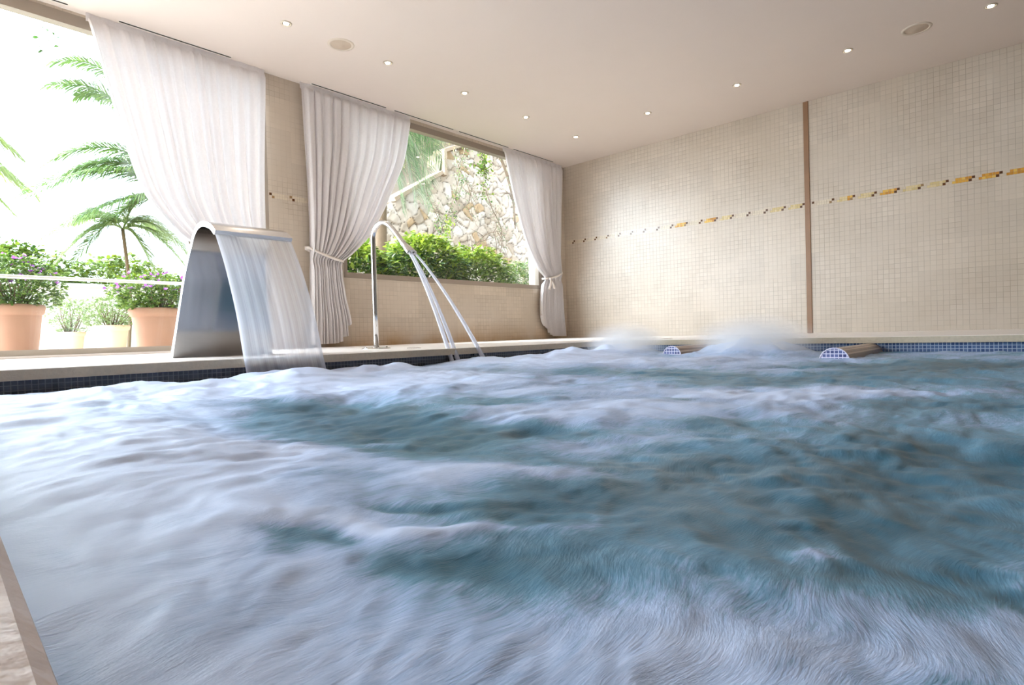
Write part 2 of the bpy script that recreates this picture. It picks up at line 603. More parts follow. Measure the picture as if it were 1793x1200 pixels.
# windows: a frame (with the glass) set in each opening
def window(name, x0, x1, z0, z1, bot, top, side, posts):
    b = MB()
    ya, yb = YW + 0.0, YW + 0.09
    b.box(x0, x1, ya - 0.006, yb, z0, z0 + bot)
    b.box(x0, x1, ya - 0.004, yb, z1 - top, z1)
    for px in posts: b.box(px - side / 2, px + side / 2, ya + 0.002, yb - 0.01, z0 + bot, z1 - top)
    o = struct(name, b, M['taupe'])
    g = MB(); g.box(x0 + 0.02, x1 - 0.02, YW + 0.05, YW + 0.056, z0 + bot * 0.5, z1 - top * 0.5)
    g.build('window_pane', M['glass'], None).parent = o
    return o


window('window_1', -4.08, 2.83, 0.02, 2.965, 0.05, 0.10, 0.05, [-4.055, 2.805])  # unseen left part stretched beyond view to let in more sky light
window('window_2', 3.72, 7.41, 0.828, 2.945, 0.065, 0.08, 0.05, [3.745, 7.385])
b = MB(); b.box(-4.1, 2.83, YW - 0.01, YW + T, -0.3, 0.021)
struct('trim_7', b, M['deck'])

# ------------------------------------------------------------------ ceiling fittings
spots = [(2.545, 5.043), (3.649, 5.032), (4.745, 5.03), (5.855, 5.03), (6.975, 5.03), (6.936, 3.818), (6.935, 2.63), (6.94, 1.465), (6.95, 0.303)]
where = ['ceiling downlight nearest the camera in the row parallel to the windows',
         'ceiling downlight second from the left, right of the round speaker',
         'ceiling downlight third from the left, above the tied-back curtain of the second window',
         'ceiling downlight fourth from the left, over the stone wall window',
         'ceiling downlight closest to the corner of the two tiled walls',
         'ceiling downlight first to the right of the corner one, along the back wall',
         'ceiling downlight second to the right of the corner one, along the back wall',
         'ceiling downlight above the brown joint strip, just left of the right speaker',
         'ceiling downlight at the top right corner of the photo, right of the speaker']


def downlight(x, y):
    t = empty('ceiling_light', (x, y, HC))
    b = MB(); b.lathe([(0.036, -0.001), (0.036, -0.006), (0.040, -0.008), (0.050, -0.006), (0.052, 0.0)], (x, y, HC), 28)
    b.build('trim_ring', M['ring'], t, smooth=True)
    b = MB(); b.lathe([(0.037, -0.0055), (0.030, -0.0035), (0.026, -0.003)], (x, y, HC), 28)
    b.build('housing', M['dark'], t, smooth=True)
    b = MB(); b.lathe([(0.001, -0.010), (0.012, -0.0095), (0.022, -0.0075), (0.026, -0.003)], (x, y, HC), 24)
    b.build('lamp', M['glow'], t, smooth=True)
    return t


first = downlight(*spots[0])
first['group'] = 'recessed ceiling downlights'; first['category'] = 'ceiling light'
lights = [first]
for (x, y) in spots[1:]:
    c = first.copy(); COL.objects.link(c); c.location = (x, y, HC)
    for ch in first.children:
        d = ch.copy(); COL.objects.link(d); d.parent = c
    lights.append(c)
for o, l, (x, y) in zip(lights, where, spots):
    o['label'] = 'small glowing round ' + l if len(l.split()) < 14 else l
    d = bpy.data.lights.new('downlight_beam', 'SPOT')
    d.energy = SPOT_W
    d.color = (1.0, 0.86, 0.70)
    d.spot_size = math.radians(110); d.spot_blend = 0.7
    d.shadow_soft_size = 0.03
    lo = bpy.data.objects.new('downlight_beam', d)
    COL.objects.link(lo); lo.parent = o; lo.location = (0, 0, -0.03)

for (x, y, l) in [(3.10, 5.035, 'round ceiling speaker over the curtains on the window side'),
                  (6.94, 0.865, 'round ceiling speaker between two downlights at the right')]:
    t = empty('ceiling_speaker', (x, y, HC), l, 'speaker', 'round ceiling speakers')
    b = MB(); b.lathe([(0.098, -0.003), (0.102, -0.009), (0.122, -0.007), (0.128, 0.0)], (x, y, HC), 48)
    b.build('frame', M['grille'], t, smooth=True)
    b = MB(); b.lathe([(0.0005, -0.0085), (0.03, -0.0085), (0.034, -0.006), (0.09, -0.006), (0.099, -0.003)], (x, y, HC), 48)
    b.build('grille', M['grille2'], t, smooth=True)

slots = [(0.10, 1.11, 'air slot in the ceiling at the upper left corner, before the first curtain'),
         (1.48, 2.445, 'air slot in the ceiling above the first curtain'),
         (3.326, 4.328, 'air slot in the ceiling above the second curtain'),
         (4.46, 5.455, 'air slot in the ceiling above the left half of the second window'),
         (5.57, 6.593, 'air slot in the ceiling above the right half of the second window'),
         (6.713, 7.70, 'air slot in the ceiling above the corner curtain')]
for (x0, x1, l) in slots:
    xm = (x0 + x1) / 2
    t = empty('air_slot', (xm, 6.05, HC), 'narrow dark ' + l, 'ceiling vent', 'linear ceiling air slots')
    b = MB(); b.box(x0 - 0.006, x1 + 0.006, 6.046, 6.056, HC - 0.004, HC); b.box(x0 - 0.006, x1 + 0.006, 6.014, 6.024, HC - 0.002, HC)
    b.build('frame', M['white_metal'], t)
    b = MB(); b.box(x0, x1, 6.024, 6.046, HC - 0.003, HC)
    b.build('slot', M['dark'], t)


# ------------------------------------------------------------------ curtains
def curtain(label, anchor, free, z_tie, hem, pleats, seed, knot=False):
    """anchor / free: (z, x) polylines of the two vertical edges; z_tie: height of the tie-back"""
    r = random.Random(seed)
    Yc = 6.06
    NS, NT = 420, 150
    xa0, xf0 = interp(anchor, 2.96), interp(free, 2.96)
    root = empty('curtain', ((xa0 + xf0) / 2, Yc, 0.03), label, 'curtain', 'sheer white tied-back curtains')
    # irregular pleat phases
    ph = [0.0]
    for i in range(NS): ph.append(ph[-1] + (0.55 + 0.9 * mnoise.noise(Vector((i * 0.03, seed * 7.1, 0))) ** 2 * 3 + 0.25))
    tot = ph[-1]
    ph = [p / tot * pleats * 2 * math.pi for p in ph]
    top = abs(xf0 - xa0)
    v, f = [], []
    for j in range(NT + 1):
        t = j / NT
        for i in range(NS + 1):
            s = i / NS
            zb = interp(hem, s)
            z = 2.962 + (zb - 2.962) * t
            # below the tie each strip of cloth hangs free
            xa, xf = interp(anchor, z), interp(free, z)
            w = abs(xf - xa) / top
            sag = 0.0
            if z > z_tie:
                u = (z - z_tie) / (2.962 - z_tie)
                g = s
            else:
                u = (z_tie - z) / z_tie
                g = s
            x = xa + (xf - xa) * g
            zz = z
            # the cloth swept to the free side hangs a little lower than the straight line to the tie
            gather = 1 - w
            head = min(1.0, (2.962 - z) / 0.06)
            amp = (0.019 + 0.046 * gather + 0.010 * mnoise.noise(Vector((s * 9, z * 0.8, seed)))) * (0.35 + 0.65 * head)
            tie = math.exp(-((z - z_tie) / 0.07) ** 2)
            amp *= 1 - 0.62 * tie
            k = math.sin(ph[i] + 0.5 * mnoise.noise(Vector((s * 5, z * 1.1, seed + 3))))
            k2 = math.sin(ph[i] * 2.3 + 1 + z * 0.7)
            y = Yc + 0.022 * (1 - head) - 0.3 * amp + 0.85 * amp * (k + 0.25 * k2)
            x += 0.35 * amp * math.cos(ph[i] * 1.0) * w
            if z < z_tie: y += -0.01 * u
            y = min(y, YW - 0.012)
            v.append((x, y, zz))
    W = NS + 1
    for j in range(NT):
        for i in range(NS):
            a = j * W + i
            f.append((a, a + 1, a + W + 1, a + W))
    mb = MB(); mb.v = v; mb.f = f
    mb.build('drape', M['voile'], root, smooth=True, recalc=False)
    # heading tape along the top
    mb = MB()
    vv = []
    for i in range(0, NS + 1, 3):
        s = i / NS
        x = xa0 + (xf0 - xa0) * s
        y = Yc + 0.012 + 0.006 * math.sin(ph[i])
        vv += [(x, y, HC - 0.001), (x, y - 0.002, HC - 0.075)]
    mb.add(vv, [(2 * k, 2 * k + 1, 2 * k + 3, 2 * k + 2) for k in range(len(vv) // 2 - 1)])
    mb.build('heading_tape', M['voile'], root, smooth=True)
    # tie-back: a flat band round the gathered cloth, rising towards the wall
    xa, xf = interp(anchor, z_tie), interp(free, z_tie)
    sgn = 1 if xf > xa else -1
    mb = MB(); K = 40; vv = []
    for k in range(K + 1):
        u = k / K
        x = xa - sgn * 0.03 + (xf - xa + sgn * 0.045) * u
        z = z_tie + 0.13 * (1 - u) ** 1.0 - 0.02 * math.sin(math.pi * u)
        y = Yc - 0.012 - 0.045 * math.sin(math.pi * min(1, u * 1.0)) ** 0.6 if 0 < u < 1 else Yc + 0.03
        vv += [(x, y, z + 0.016), (x, y - 0.004, z - 0.016)]
    for k in range(K + 1):      # and behind the cloth back to the hook
        u = 1 - k / K
        x = xa - sgn * 0.03 + (xf - xa + sgn * 0.045) * u
        z = z_tie + 0.13 * (1 - u) - 0.02 * math.sin(math.pi * u)
        vv += [(x, YW - 0.03, z + 0.02), (x, YW - 0.03, z - 0.02)]
    mb.add(vv, [(2 * k, 2 * k + 1, 2 * k + 3, 2 * k + 2) for k in range(len(vv) // 2 - 1)])
    o = mb.build('tieback', M['voile2'], root, smooth=True)
    so = o.modifiers.new('thickness', 'SOLIDIFY'); so.thickness = 0.003
    if knot:
        mb = MB()
        kx, kz = xf + sgn * -0.06, z_tie - 0.01
        for (dx, dz) in ((-0.05, -0.17), (0.09, -0.15)):
            vv = []
            for k in range(9):
                u = k / 8
                w = 0.012 + 0.020 * u
                x = kx + dx * u; z = kz + dz * u; y = Yc - 0.075 - 0.02 * math.sin(u * 3)
                vv += [(x - w, y, z), (x + w, y - 0.006, z - 0.01 * u)]
            mb.add(vv, [(2 * k, 2 * k + 1, 2 * k + 3, 2 * k + 2) for k in range(8)])
        mb.tube([(kx - 0.015, Yc - 0.07, kz + 0.015), (kx, Yc - 0.08, kz), (kx + 0.015, Yc - 0.07, kz - 0.015)], [0.012, 0.022, 0.012], 10)
        o = mb.build('bow', M['voile2'], root, smooth=True)
        so = o.modifiers.new('thickness', 'SOLIDIFY'); so.thickness = 0.002
    return root


curtain('sheer white curtain swept to the right beside the waterfall, left end of the window wall',
        [(2.96, 2.80), (1.34, 2.745), (0.03, 2.75)],
        [(2.96, 1.24), (2.05, 1.453), (1.516, 1.613), (1.205, 1.837), (1.085, 1.98), (0.98, 2.24), (0.85, 2.28), (0.4, 2.18), (0.03, 2.16)],
        1.0, [(0, 0.04), (0.7, 0.05), (1, 0.2)], 13, 1)
curtain('sheer white curtain swept to the left behind the water cannon, at the pillar',
        [(2.96, 3.20), (1.135, 3.245), (0.03, 3.20)],
        [(2.96, 4.73), (2.4, 4.60), (1.986, 4.404), (1.367, 4.043), (1.10, 3.78), (0.99, 3.655), (0.90, 3.625), (0.6, 3.66), (0.262, 3.73), (0.03, 3.74)],
        1.0, [(0, 0.035), (0.55, 0.04), (0.78, 0.07), (0.8, 0.11), (0.9, 0.13), (0.92, 0.22), (1, 0.27)], 12, 2)
curtain('sheer white curtain with a tied bow in the corner by the back wall',
        [(2.96, 7.98), (1.12, 7.87), (0.03, 7.92)],
        [(2.96, 6.50), (2.279, 6.675), (1.507, 6.983), (1.15, 7.25), (0.999, 7.42), (0.88, 7.33), (0.412, 7.266), (0.11, 7.34), (0.03, 7.35)],
        1.0, [(0, 0.035), (0.5, 0.04), (0.72, 0.10), (0.75, 0.16), (0.92, 0.22), (0.94, 0.38), (1, 0.42)], 12, 3, knot=True)

# ------------------------------------------------------------------ steel waterfall blade
X0, X1 = 1.265, 1.72
inner = [(3.925, 0.0), (3.912, 0.10), (3.898, 0.22), (3.872, 0.414), (3.842, 0.55), (3.785, 0.685), (3.715, 0.752), (3.65, 0.772), (3.584, 0.768), (3.498, 0.742), (3.434, 0.700)]


def flare(z):
    """the blade spreads a little towards its foot"""
    return 0.085 * max(0.0, 1 - max(z, 0) / 0.68)


def smooth_poly(pts, n):
    """Catmull-Rom through 2-D points"""
    out = []
    P = [pts[0]] + pts + [pts[-1]]
    for i in range(1, len(P) - 2):
        for k in range(n):
            t = k / n
            out.append(tuple(0.5 * ((2 * P[i][d]) + (-P[i - 1][d] + P[i + 1][d]) * t + (2 * P[i - 1][d] - 5 * P[i][d] + 4 * P[i + 1][d] - P[i + 2][d]) * t * t + (-P[i - 1][d] + 3 * P[i][d] - 3 * P[i + 1][d] + P[i + 2][d]) * t**3) for d in range(len(pts[0]))))
    out.append(pts[-1])
    return out


ip = smooth_poly(inner, 5)
root = empty('waterfall_fountain', ((X0 + X1) / 2, 3.93, 0.0), 'arched polished steel waterfall blade standing on the pool edge', 'fountain')
op = []
for i, (y, z) in enumerate(ip):
    a = ip[max(i - 1, 0)]; c = ip[min(i + 1, len(ip) - 1)]
    ty, tz = c[0] - a[0], c[1] - a[1]
    L = math.hypot(ty, tz)
    u = i / (len(ip) - 1)
    th = 0.030 + 0.025 * max(0, 1 - u * 4)
    op.append((y + tz / L * th, z - ty / L * th))
op[0] = (3.982, 0.0)
op = [(y, max(z, 0.0)) for y, z in op]
b = MB(); n = len(ip)
v = []
for (y, z) in ip: v += [(X0 - flare(z), y, z), (X1 + flare(z), y, z)]
b.add(v, [(2 * i, 2 * i + 1, 2 * i + 3, 2 * i + 2) for i in range(n - 1)])
b.build('inner_face', M['steel_dimmed'], root, smooth=True)
b = MB(); v = []
for (y, z) in op: v += [(X0 - flare(z), y, z), (X1 + flare(z), y, z)]
m = len(op)
b.add(v, [(2 * i, 2 * i + 1, 2 * i + 3, 2 * i + 2) for i in range(m - 1)])
b.build('outer_face', M['steel2'], root, smooth=True)
b = MB()
for X in (X0, X1):
    v = []
    for (p, q) in zip(ip, op):
        e_ = flare(p[1]) * (-1 if X == X0 else 1)
        v += [(X + e_, *p), (X + e_, *q)]
    b.add(v, [(2 * i, 2 * i + 1, 2 * i + 3, 2 * i + 2) for i in range(n - 1)])
v = [(X0, *ip[-1]), (X1, *ip[-1]), (X1, *op[-1]), (X0, *op[-1])]
b.add(v, [(0, 1, 2, 3)])
b.build('side_edges', M['steel2'], root)
b = MB(); b.box(X0 - 0.07, X1 + 0.07, 3.925, 4.05, 0.0, 0.006)
b.build('base_plate', M['steel2'], root, bevel=0.002)

# the sheet of water that leaves the lip
fallp = smooth_poly([(3.440, 0.708), (3.418, 0.685), (3.345, 0.575), (3.277, 0.455), (3.173, 0.234), (3.098, 0.004), (3.050, -0.116), (3.036, -0.16)], 8)
NX = 48
v, c = [], []
for j, (y, z) in enumerate(fallp):
    u = j / (len(fallp) - 1)
    for i in range(NX + 1):
        s = i / NX
        x = X0 + 0.004 + (X1 - X0 - 0.008) * s
        wob = 0.004 * u * math.sin(s * 19 + 2) + 0.003 * u * math.sin(s * 47)
        edge = math.exp(-(s * (X1 - X0) / 0.022) ** 2) + 0.8 * math.exp(-((1 - s) * (X1 - X0) / 0.018) ** 2)
        v.append((x + 0.006 * u * (s * 2 - 1), y + wob - 0.012 * edge * u, z))
        foot = max(0.0, (u - 0.90) / 0.10) * 0.5
        e = min(1, 0.62 * edge * (0.4 + 0.6 * u) + foot)
        c.append((e, e, e, 1))
b = MB(); W = NX + 1
b.add(v, [(j * W + i, j * W + i + 1, (j + 1) * W + i + 1, (j + 1) * W + i) for j in range(len(fallp) - 1) for i in range(NX)])
o = b.build('water_curtain', M['fall'], None, smooth=True, recalc=False)
color_attr(o.data, c)
tag(o, 'sheet of falling water pouring from the steel arch into the pool', 'water')

# ------------------------------------------------------------------ water cannon
cx0, cy0 = 2.77, 4.10
root = empty('water_cannon', (cx0, cy0, 0.0), 'tall chromed swan-neck water spout with a round base on the pool deck', 'pool spout')
path = [(cx0, cy0, 0.004), (cx0, cy0, 0.3), (cx0, cy0, 0.6), (cx0, cy0, 0.88)]
arc = smooth_poly([(4.10, 0.88), (4.095, 0.945), (4.065, 1.000), (4.005, 1.032), (3.94, 1.032), (3.87, 1.000), (3.80, 0.942), (3.725, 0.868), (3.69, 0.830)], 6)
path += [(cx0, y, z) for y, z in arc[1:]]
b = MB(); b.tube(path, 0.0205, 24); b.build('pipe', M['steel'], root, smooth=True)
d = Vector((0, 3.576 - 3.69, 0.740 - 0.830)).normalized()
p0 = Vector((cx0, 3.69, 0.830))
b = MB(); b.tube([p0 - d * 0.008, p0 + d * 0.004], 0.0235, 24); b.build('collar', M['steel'], root, smooth=False)
# flattened, flaring nozzle
b = MB(); v = []; K = 24; nn = d.cross(Vector((1, 0, 0))).normalized()
prof = [(0.0, 0.022, 0.022), (0.03, 0.024, 0.0215), (0.08, 0.036, 0.024), (0.125, 0.046, 0.023), (0.135, 0.046, 0.022)]
for (s, wx, wn_) in prof:
    for k in range(K):
        w = 2 * math.pi * k / K
        cxn = math.copysign(abs(math.cos(w)) ** 0.75, math.cos(w)); sn = math.copysign(abs(math.sin(w)) ** 0.75, math.sin(w))
        v.append(p0 + d * s + Vector((1, 0, 0)) * (cxn * wx) + nn * (sn * wn_))
fcs = [(i * K + k, i * K + (k + 1) % K, (i + 1) * K + (k + 1) % K, (i + 1) * K + k) for i in range(len(prof) - 1) for k in range(K)]
fcs.append(tuple(range((len(prof) - 1) * K, len(prof) * K)))
b.add(v, fcs); b.build('nozzle', M['steel2'], root, smooth=False)
pe = p0 + d * 0.136
for k in range(5):
    b = MB(); c0 = pe + Vector(((k - 2) * 0.015, 0, 0)); b.tube([c0 - d * 0.004, c0 + d * 0.0006], 0.0045, 10)
    b.build('nozzle_hole', M['dark'], root)
b = MB(); b.lathe([(0.001, 0.014), (0.022, 0.014), (0.06, 0.012), (0.108, 0.010), (0.118, 0.006), (0.120, 0.0)], (cx0, cy0, 0), 48)
b.build('base_flange', M['steel'], root, smooth=True)
for k in range(4):
    w = math.pi / 4 + k * math.pi / 2
    b = MB(); b.lathe([(0.0005, 0.020), (0.007, 0.019), (0.010, 0.012)], (cx0 + 0.085 * math.cos(w), cy0 + 0.085 * math.sin(w), 0), 12)
    b.build('screw', M['steel2'], root, smooth=True)

jets = [(-0.028, (2.735, 3.165), 'left'), (-0.008, (2.80, 3.13), 'mid'), (0.026, (3.02, 3.11), 'right')]
jl = ['outer left jet of water arching from the chromed spout nozzle', 'thin jet close beside the left one from the spout nozzle', 'right-hand jet of water splayed away from the other two']
ends = [(2.74, 3.10), (2.79, 3.085), (3.035, 3.06)]
for k, ((ox, _, _n), (ex, ey)) in enumerate(zip(jets, ends)):
    s0 = pe + d * 0.003 + Vector((ox, 0, 0))
    pts, rr = [], []
    for i in range(25):
        u = i / 24
        x = s0.x + (ex - s0.x) * u
        y = s0.y + (ey - s0.y) * (u ** 0.93)
        z = s0.z + (-0.13 - s0.z) * (0.80 * u + 0.20 * u * u)
        pts.append((x, y, z)); rr.append((0.008 if k < 2 else 0.0085) + 0.009 * u)
    b = MB(); b.tube(pts, rr, 12); o = b.build('water_jet', M['jet'], None, smooth=True)
    color_attr(o.data, [(0.0, 0.0, 0.0, 1)] * len(o.data.vertices))
    tag(o, jl[k], 'water', 'jets of the water spout')

# ------------------------------------------------------------------ small flush deck fittings
for (x, y, l) in [(2.853, 3.698, 'small flush metal drain cap in the deck right of the water spout'),
                  (5.45, 2.84, 'small flush metal drain cap on the back deck left of the first tiled bolster')]:
    t = empty('deck_drain', (x, y, 0), l, 'drain', 'flush deck drains')
    b = MB(); b.lathe([(0.040, 0.0005), (0.044, 0.004), (0.054, 0.004), (0.057, 0.0)], (x, y, 0), 28); b.build('rim', M['steel2'], t, smooth=True)
    b = MB(); b.lathe([(0.0005, 0.002), (0.04, 0.002), (0.042, 0.0008)], (x, y, 0), 28); b.build('cover', M['dark'], t, smooth=True)

# ------------------------------------------------------------------ tiled bolsters between the massage places
M['bolster'] = tile_mat('bolster_mosaic_round', 'X', 0.0225, srgb(128, 98, 82), srgb(90, 68, 56), srgb(206, 184, 168), 0.0032, 0.3, axis2='Y')
M['bolster_end'] = tile_mat('bolster_mosaic_end', 'Y', 0.0225, srgb(104, 112, 160), srgb(66, 72, 118), srgb(226, 222, 236), 0.0026, 0.3)
M['white_grout'] = plain('white_edge_trim', srgb(228, 222, 236), 0.4, var=0.02)
for (xf, yc, l) in [(3.90, 0.925, 'tiled half-round bolster at the right, in front of the bare blue tile strip'),
                    (4.20, 2.15, 'tiled half-round bolster at the left, between two mounds of spray')]:
    r0 = 0.082 if yc < 1.5 else 0.080
    zc = -0.128 if yc < 1.5 else -0.125
    hgt = 0.080 if yc < 1.5 else 0.086
    t = empty('tiled_bolster', (xf, yc, zc), l, 'pool divider', 'tiled bolsters at the back of the pool')
    K = 20
    prof = [(yc - r0 * math.cos(math.pi * k / K), zc + hgt * math.sin(math.pi * k / K)) for k in range(K + 1)]
    prof = [(yc - r0, zc - 0.30)] + prof + [(yc + r0, zc - 0.30)]
    v = []
    for (y, z) in prof: v += [(xf, y, z), (XP + 0.025, y, z)]
    b = MB(); b.add(v, [(2 * i, 2 * i + 1, 2 * i + 3, 2 * i + 2) for i in range(len(prof) - 1)])
    b.build('round_top', M['bolster'], t, smooth=True)
    b = MB(); b.add([(xf - 0.001, y, z) for y, z in prof], [tuple(range(len(prof)))])
    b.build('front_end', M['bolster_end'], t)
    b = MB(); b.tube([(xf - 0.001, y, z) for y, z in prof[1:-1]], 0.0032, 8)
    b.build('edge_trim', M['white_grout'], t, smooth=True)

# ------------------------------------------------------------------ outside: ground, terrace, slope
b = MB(); b.box(-12, 3.3, YW + T, 60, -0.10, 0.0)
struct('terrace_ground', b, M['paving'])
b = MB(); b.box(3.3, 40, YW + T, 60, -0.12, -0.02)
struct('garden_ground', b, M['earth'])
b = MB(); b.box(-12, 3.4, 9.95, 10.15, 0, 0.92); b.box(-12, 3.4, 9.90, 10.20, 0.92, 0.97)
o = b.build('parapet', M['whitewash'], None, bevel=0.01)
o['kind'] = 'structure'

# safety rail just outside the first window
root = empty('safety_rail', (0.6, 6.30, 0.0), 'white horizontal safety rail with clear glass outside the terrace window', 'railing')
b = MB(); b.tube([(-4.0, 6.50, 0.705), (2.78, 6.50, 0.705)], 0.017, 12); b.build('top_rail', M['white_metal'], root, smooth=True)
b = MB(); b.box(-4.0, 2.7, 6.495, 6.503, 0.06, 0.69); b.build('glass_panel', M['glass'], root)
for px in (-3.95, -1.5, 0.35, 2.74):
    b = MB(); b.tube([(px, 6.50, 0.0), (px, 6.50, 0.70)], 0.014, 10); b.build('post', M['white_metal'], root, smooth=True)


# ---- leaves
def leaf_shape(L, Wd, fold=0.15, droop=0.15):
    """leaf in its own frame: along +x, up +z; 2 halves of 3 quads"""
    pts = []
    for t, w in ((0, 0.05), (0.3, 0.85), (0.62, 1.0), (1.0, 0.04)):
        z = -droop * L * t * t
        pts += [(L * t, -Wd / 2 * w, z + fold * Wd * w), (L * t, 0, z), (L * t, Wd / 2 * w, z + fold * Wd * w)]
    fs = []
    for i in range(3):
        a = i * 3
        fs += [(a, a + 1, a + 4, a + 3), (a + 1, a + 2, a + 5, a + 4)]
    return np.array(pts), fs


def foliage(name, centers, dirs, L, Wd, cols, r, parent=None, mat=None, var=0.35, ups=None):
    n = len(centers)
    sh, fs = leaf_shape(1.0, Wd / L)
    V = np.zeros((n, len(sh), 3)); C = np.zeros((n, len(sh), 4)); C[:, :, 3] = 1
    for i in range(n):
        d = np.array(dirs[i], float); d /= np.linalg.norm(d) + 1e-9
        u = np.array([r.gauss(0, .5), r.gauss(0, .5), 1.0]) if ups is None else np.array(ups[i])
        s = np.cross(u, d); s /= np.linalg.norm(s) + 1e-9
        u = np.cross(d, s)
        l = L * (1 + var * (r.random() * 2 - 1))
        V[i] = np.array(centers[i]) + (sh[:, :1] * d + sh[:, 1:2] * s + sh[:, 2:3] * u) * l
        c = cols[r.randrange(len(cols))]
        k = 0.8 + 0.4 * r.random()
        C[i, :, :3] = [min(1, q * k) for q in c]
    F = []
    m = len(sh)
    for i in range(n): F += [tuple(i * m + a for a in f) for f in fs]
    mb = MB(); mb.v = V.reshape(-1, 3).tolist(); mb.f = F
    o = mb.build(name, mat or M['leaf'], parent, smooth=True, recalc=False)
    color_attr(o.data, C.reshape(-1, 4))
    return o


G_DEEP = [srgb(56, 88, 34), srgb(74, 108, 40), srgb(42, 68, 30)]
G_FRESH = [srgb(128, 148, 44), srgb(152, 168, 58), srgb(100, 126, 40)]
G_MID = [srgb(88, 116, 46), srgb(108, 134, 56), srgb(68, 96, 40), srgb(134, 154, 74)]
G_GREY = [srgb(128, 148, 108), srgb(150, 166, 120), srgb(108, 130, 92)]


def bush(name, label, cat, c, rx, ry, h, nleaf, L, Wd, cols, seed, group=None, top_cols=None, z0=0.0, stems=14, flowers=0, clump=5):
    r = random.Random(seed)
    root = empty(name, (c[0], c[1], z0), label, cat, group)
    mb = MB()
    tips = []
    for k in range(stems):
        a = r.random() * 6.283; q = math.sqrt(r.random())
        p1 = Vector((c[0] + rx * q * math.cos(a), c[1] + ry * q * math.sin(a), z0 + h * (0.55 + 0.4 * r.random() * (1 - 0.4 * q))))
        p0_ = Vector((c[0] + rx * 0.25 * q * math.cos(a), c[1] + ry * 0.25 * q * math.sin(a), z0))
        pm = (p0_ + p1) / 2 + Vector((r.gauss(0, .03), r.gauss(0, .03), h * 0.08))
        mb.tube([p0_, pm, p1], [0.006 + 0.004 * h, 0.004 + 0.002 * h, 0.002], 6)
        tips.append((pm, p1))
    mb.build('stems', M['twig'], root, smooth=True)
    cs, ds, fl, fd = [], [], [], []
    lump = [mnoise.noise(Vector((k * 1.7, seed, 0))) for k in range(64)]
    while len(cs) < nleaf:
        th = r.random() * 6.283
        q = r.random() ** 0.45
        zz = r.random()
        prof = (0.80 + 0.5 * zz) * max(0.0, 1 - zz ** 4) ** 0.5
        bump_ = 1 + 0.22 * mnoise.noise(Vector((math.cos(th) * 2, math.sin(th) * 2 + seed, zz * 3)))
        R = q * prof * bump_
        hh = z0 + h * (0.08 + 0.92 * zz) * (1 + 0.12 * mnoise.noise(Vector((math.cos(th) * q * 2.5 + seed, math.sin(th) * q * 2.5, 7))))
        base = np.array((c[0] + rx * R * math.cos(th), c[1] + ry * R * math.sin(th), hh))
        for k in range(clump):
            d = np.array((math.cos(th) * (0.3 + q) + r.gauss(0, .7), math.sin(th) * (0.3 + q) + r.gauss(0, .7), 0.25 + r.gauss(0, .45)))
            cs.append(base + np.array([r.gauss(0, 0.3 * L) for _ in range(3)])); ds.append(d)
            if flowers and zz > 0.45 and r.random() < 0.02 * flowers:
                for _ in range(4):
                    fl.append(base + d / np.linalg.norm(d) * L * 1.2)
                    fd.append((r.gauss(0, 1), r.gauss(0, 1), 0.4 + r.random()))
    top = [i for i, p in enumerate(cs) if top_cols and p[2] > z0 + h * (0.80 + 0.1 * r.random())]
    tset = set(top)
    lo = [i for i in range(len(cs)) if i not in tset]
    foliage('leaves', [cs[i] for i in lo], [ds[i] for i in lo], L, Wd, cols, r, root)
    if top: foliage('young_shoots', [cs[i] for i in top], [ds[i] for i in top], L, Wd, top_cols, r, root)
    for k in range(0, min(len(fl), 4 * 60), 4):
        foliage('flower', fl[k:k + 4], fd[k:k + 4], 0.030, 0.026, [srgb(200, 120, 216), srgb(214, 146, 228), srgb(178, 96, 204)], r, root, M['flower'], 0.3)
    return root


# hedge below the second window: separate shrubs, each with its own look
bush('hedge_shrub', 'broad-leaved green shrub at the left end below the swept curtain and behind the spout pole', 'shrub', (4.45, 7.05), 0.72, 0.42, 1.38, 7000, 0.085, 0.034, G_DEEP + G_FRESH[:1], 21, 'shrubs outside the second window', G_FRESH)
bush('hedge_shrub', 'tallest green shrub with yellow-green shoots just right of the spout nozzle', 'shrub', (5.72, 7.10), 0.78, 0.45, 1.62, 8500, 0.085, 0.034, G_DEEP + G_FRESH[:1], 22, 'shrubs outside the second window', G_FRESH)
bush('hedge_shrub', 'green shrub in the middle of the second window, before the pale stone wall', 'shrub', (6.95, 7.15), 0.80, 0.45, 1.52, 8500, 0.080, 0.032, G_MID, 23, 'shrubs outside the second window', G_FRESH)
bush('hedge_shrub', 'fine-leaved grey-green shrub at the right end beside the corner curtain', 'shrub', (8.25, 7.15), 0.75, 0.45, 1.42, 9500, 0.052, 0.018, G_GREY + G_MID, 24, 'shrubs outside the second window')


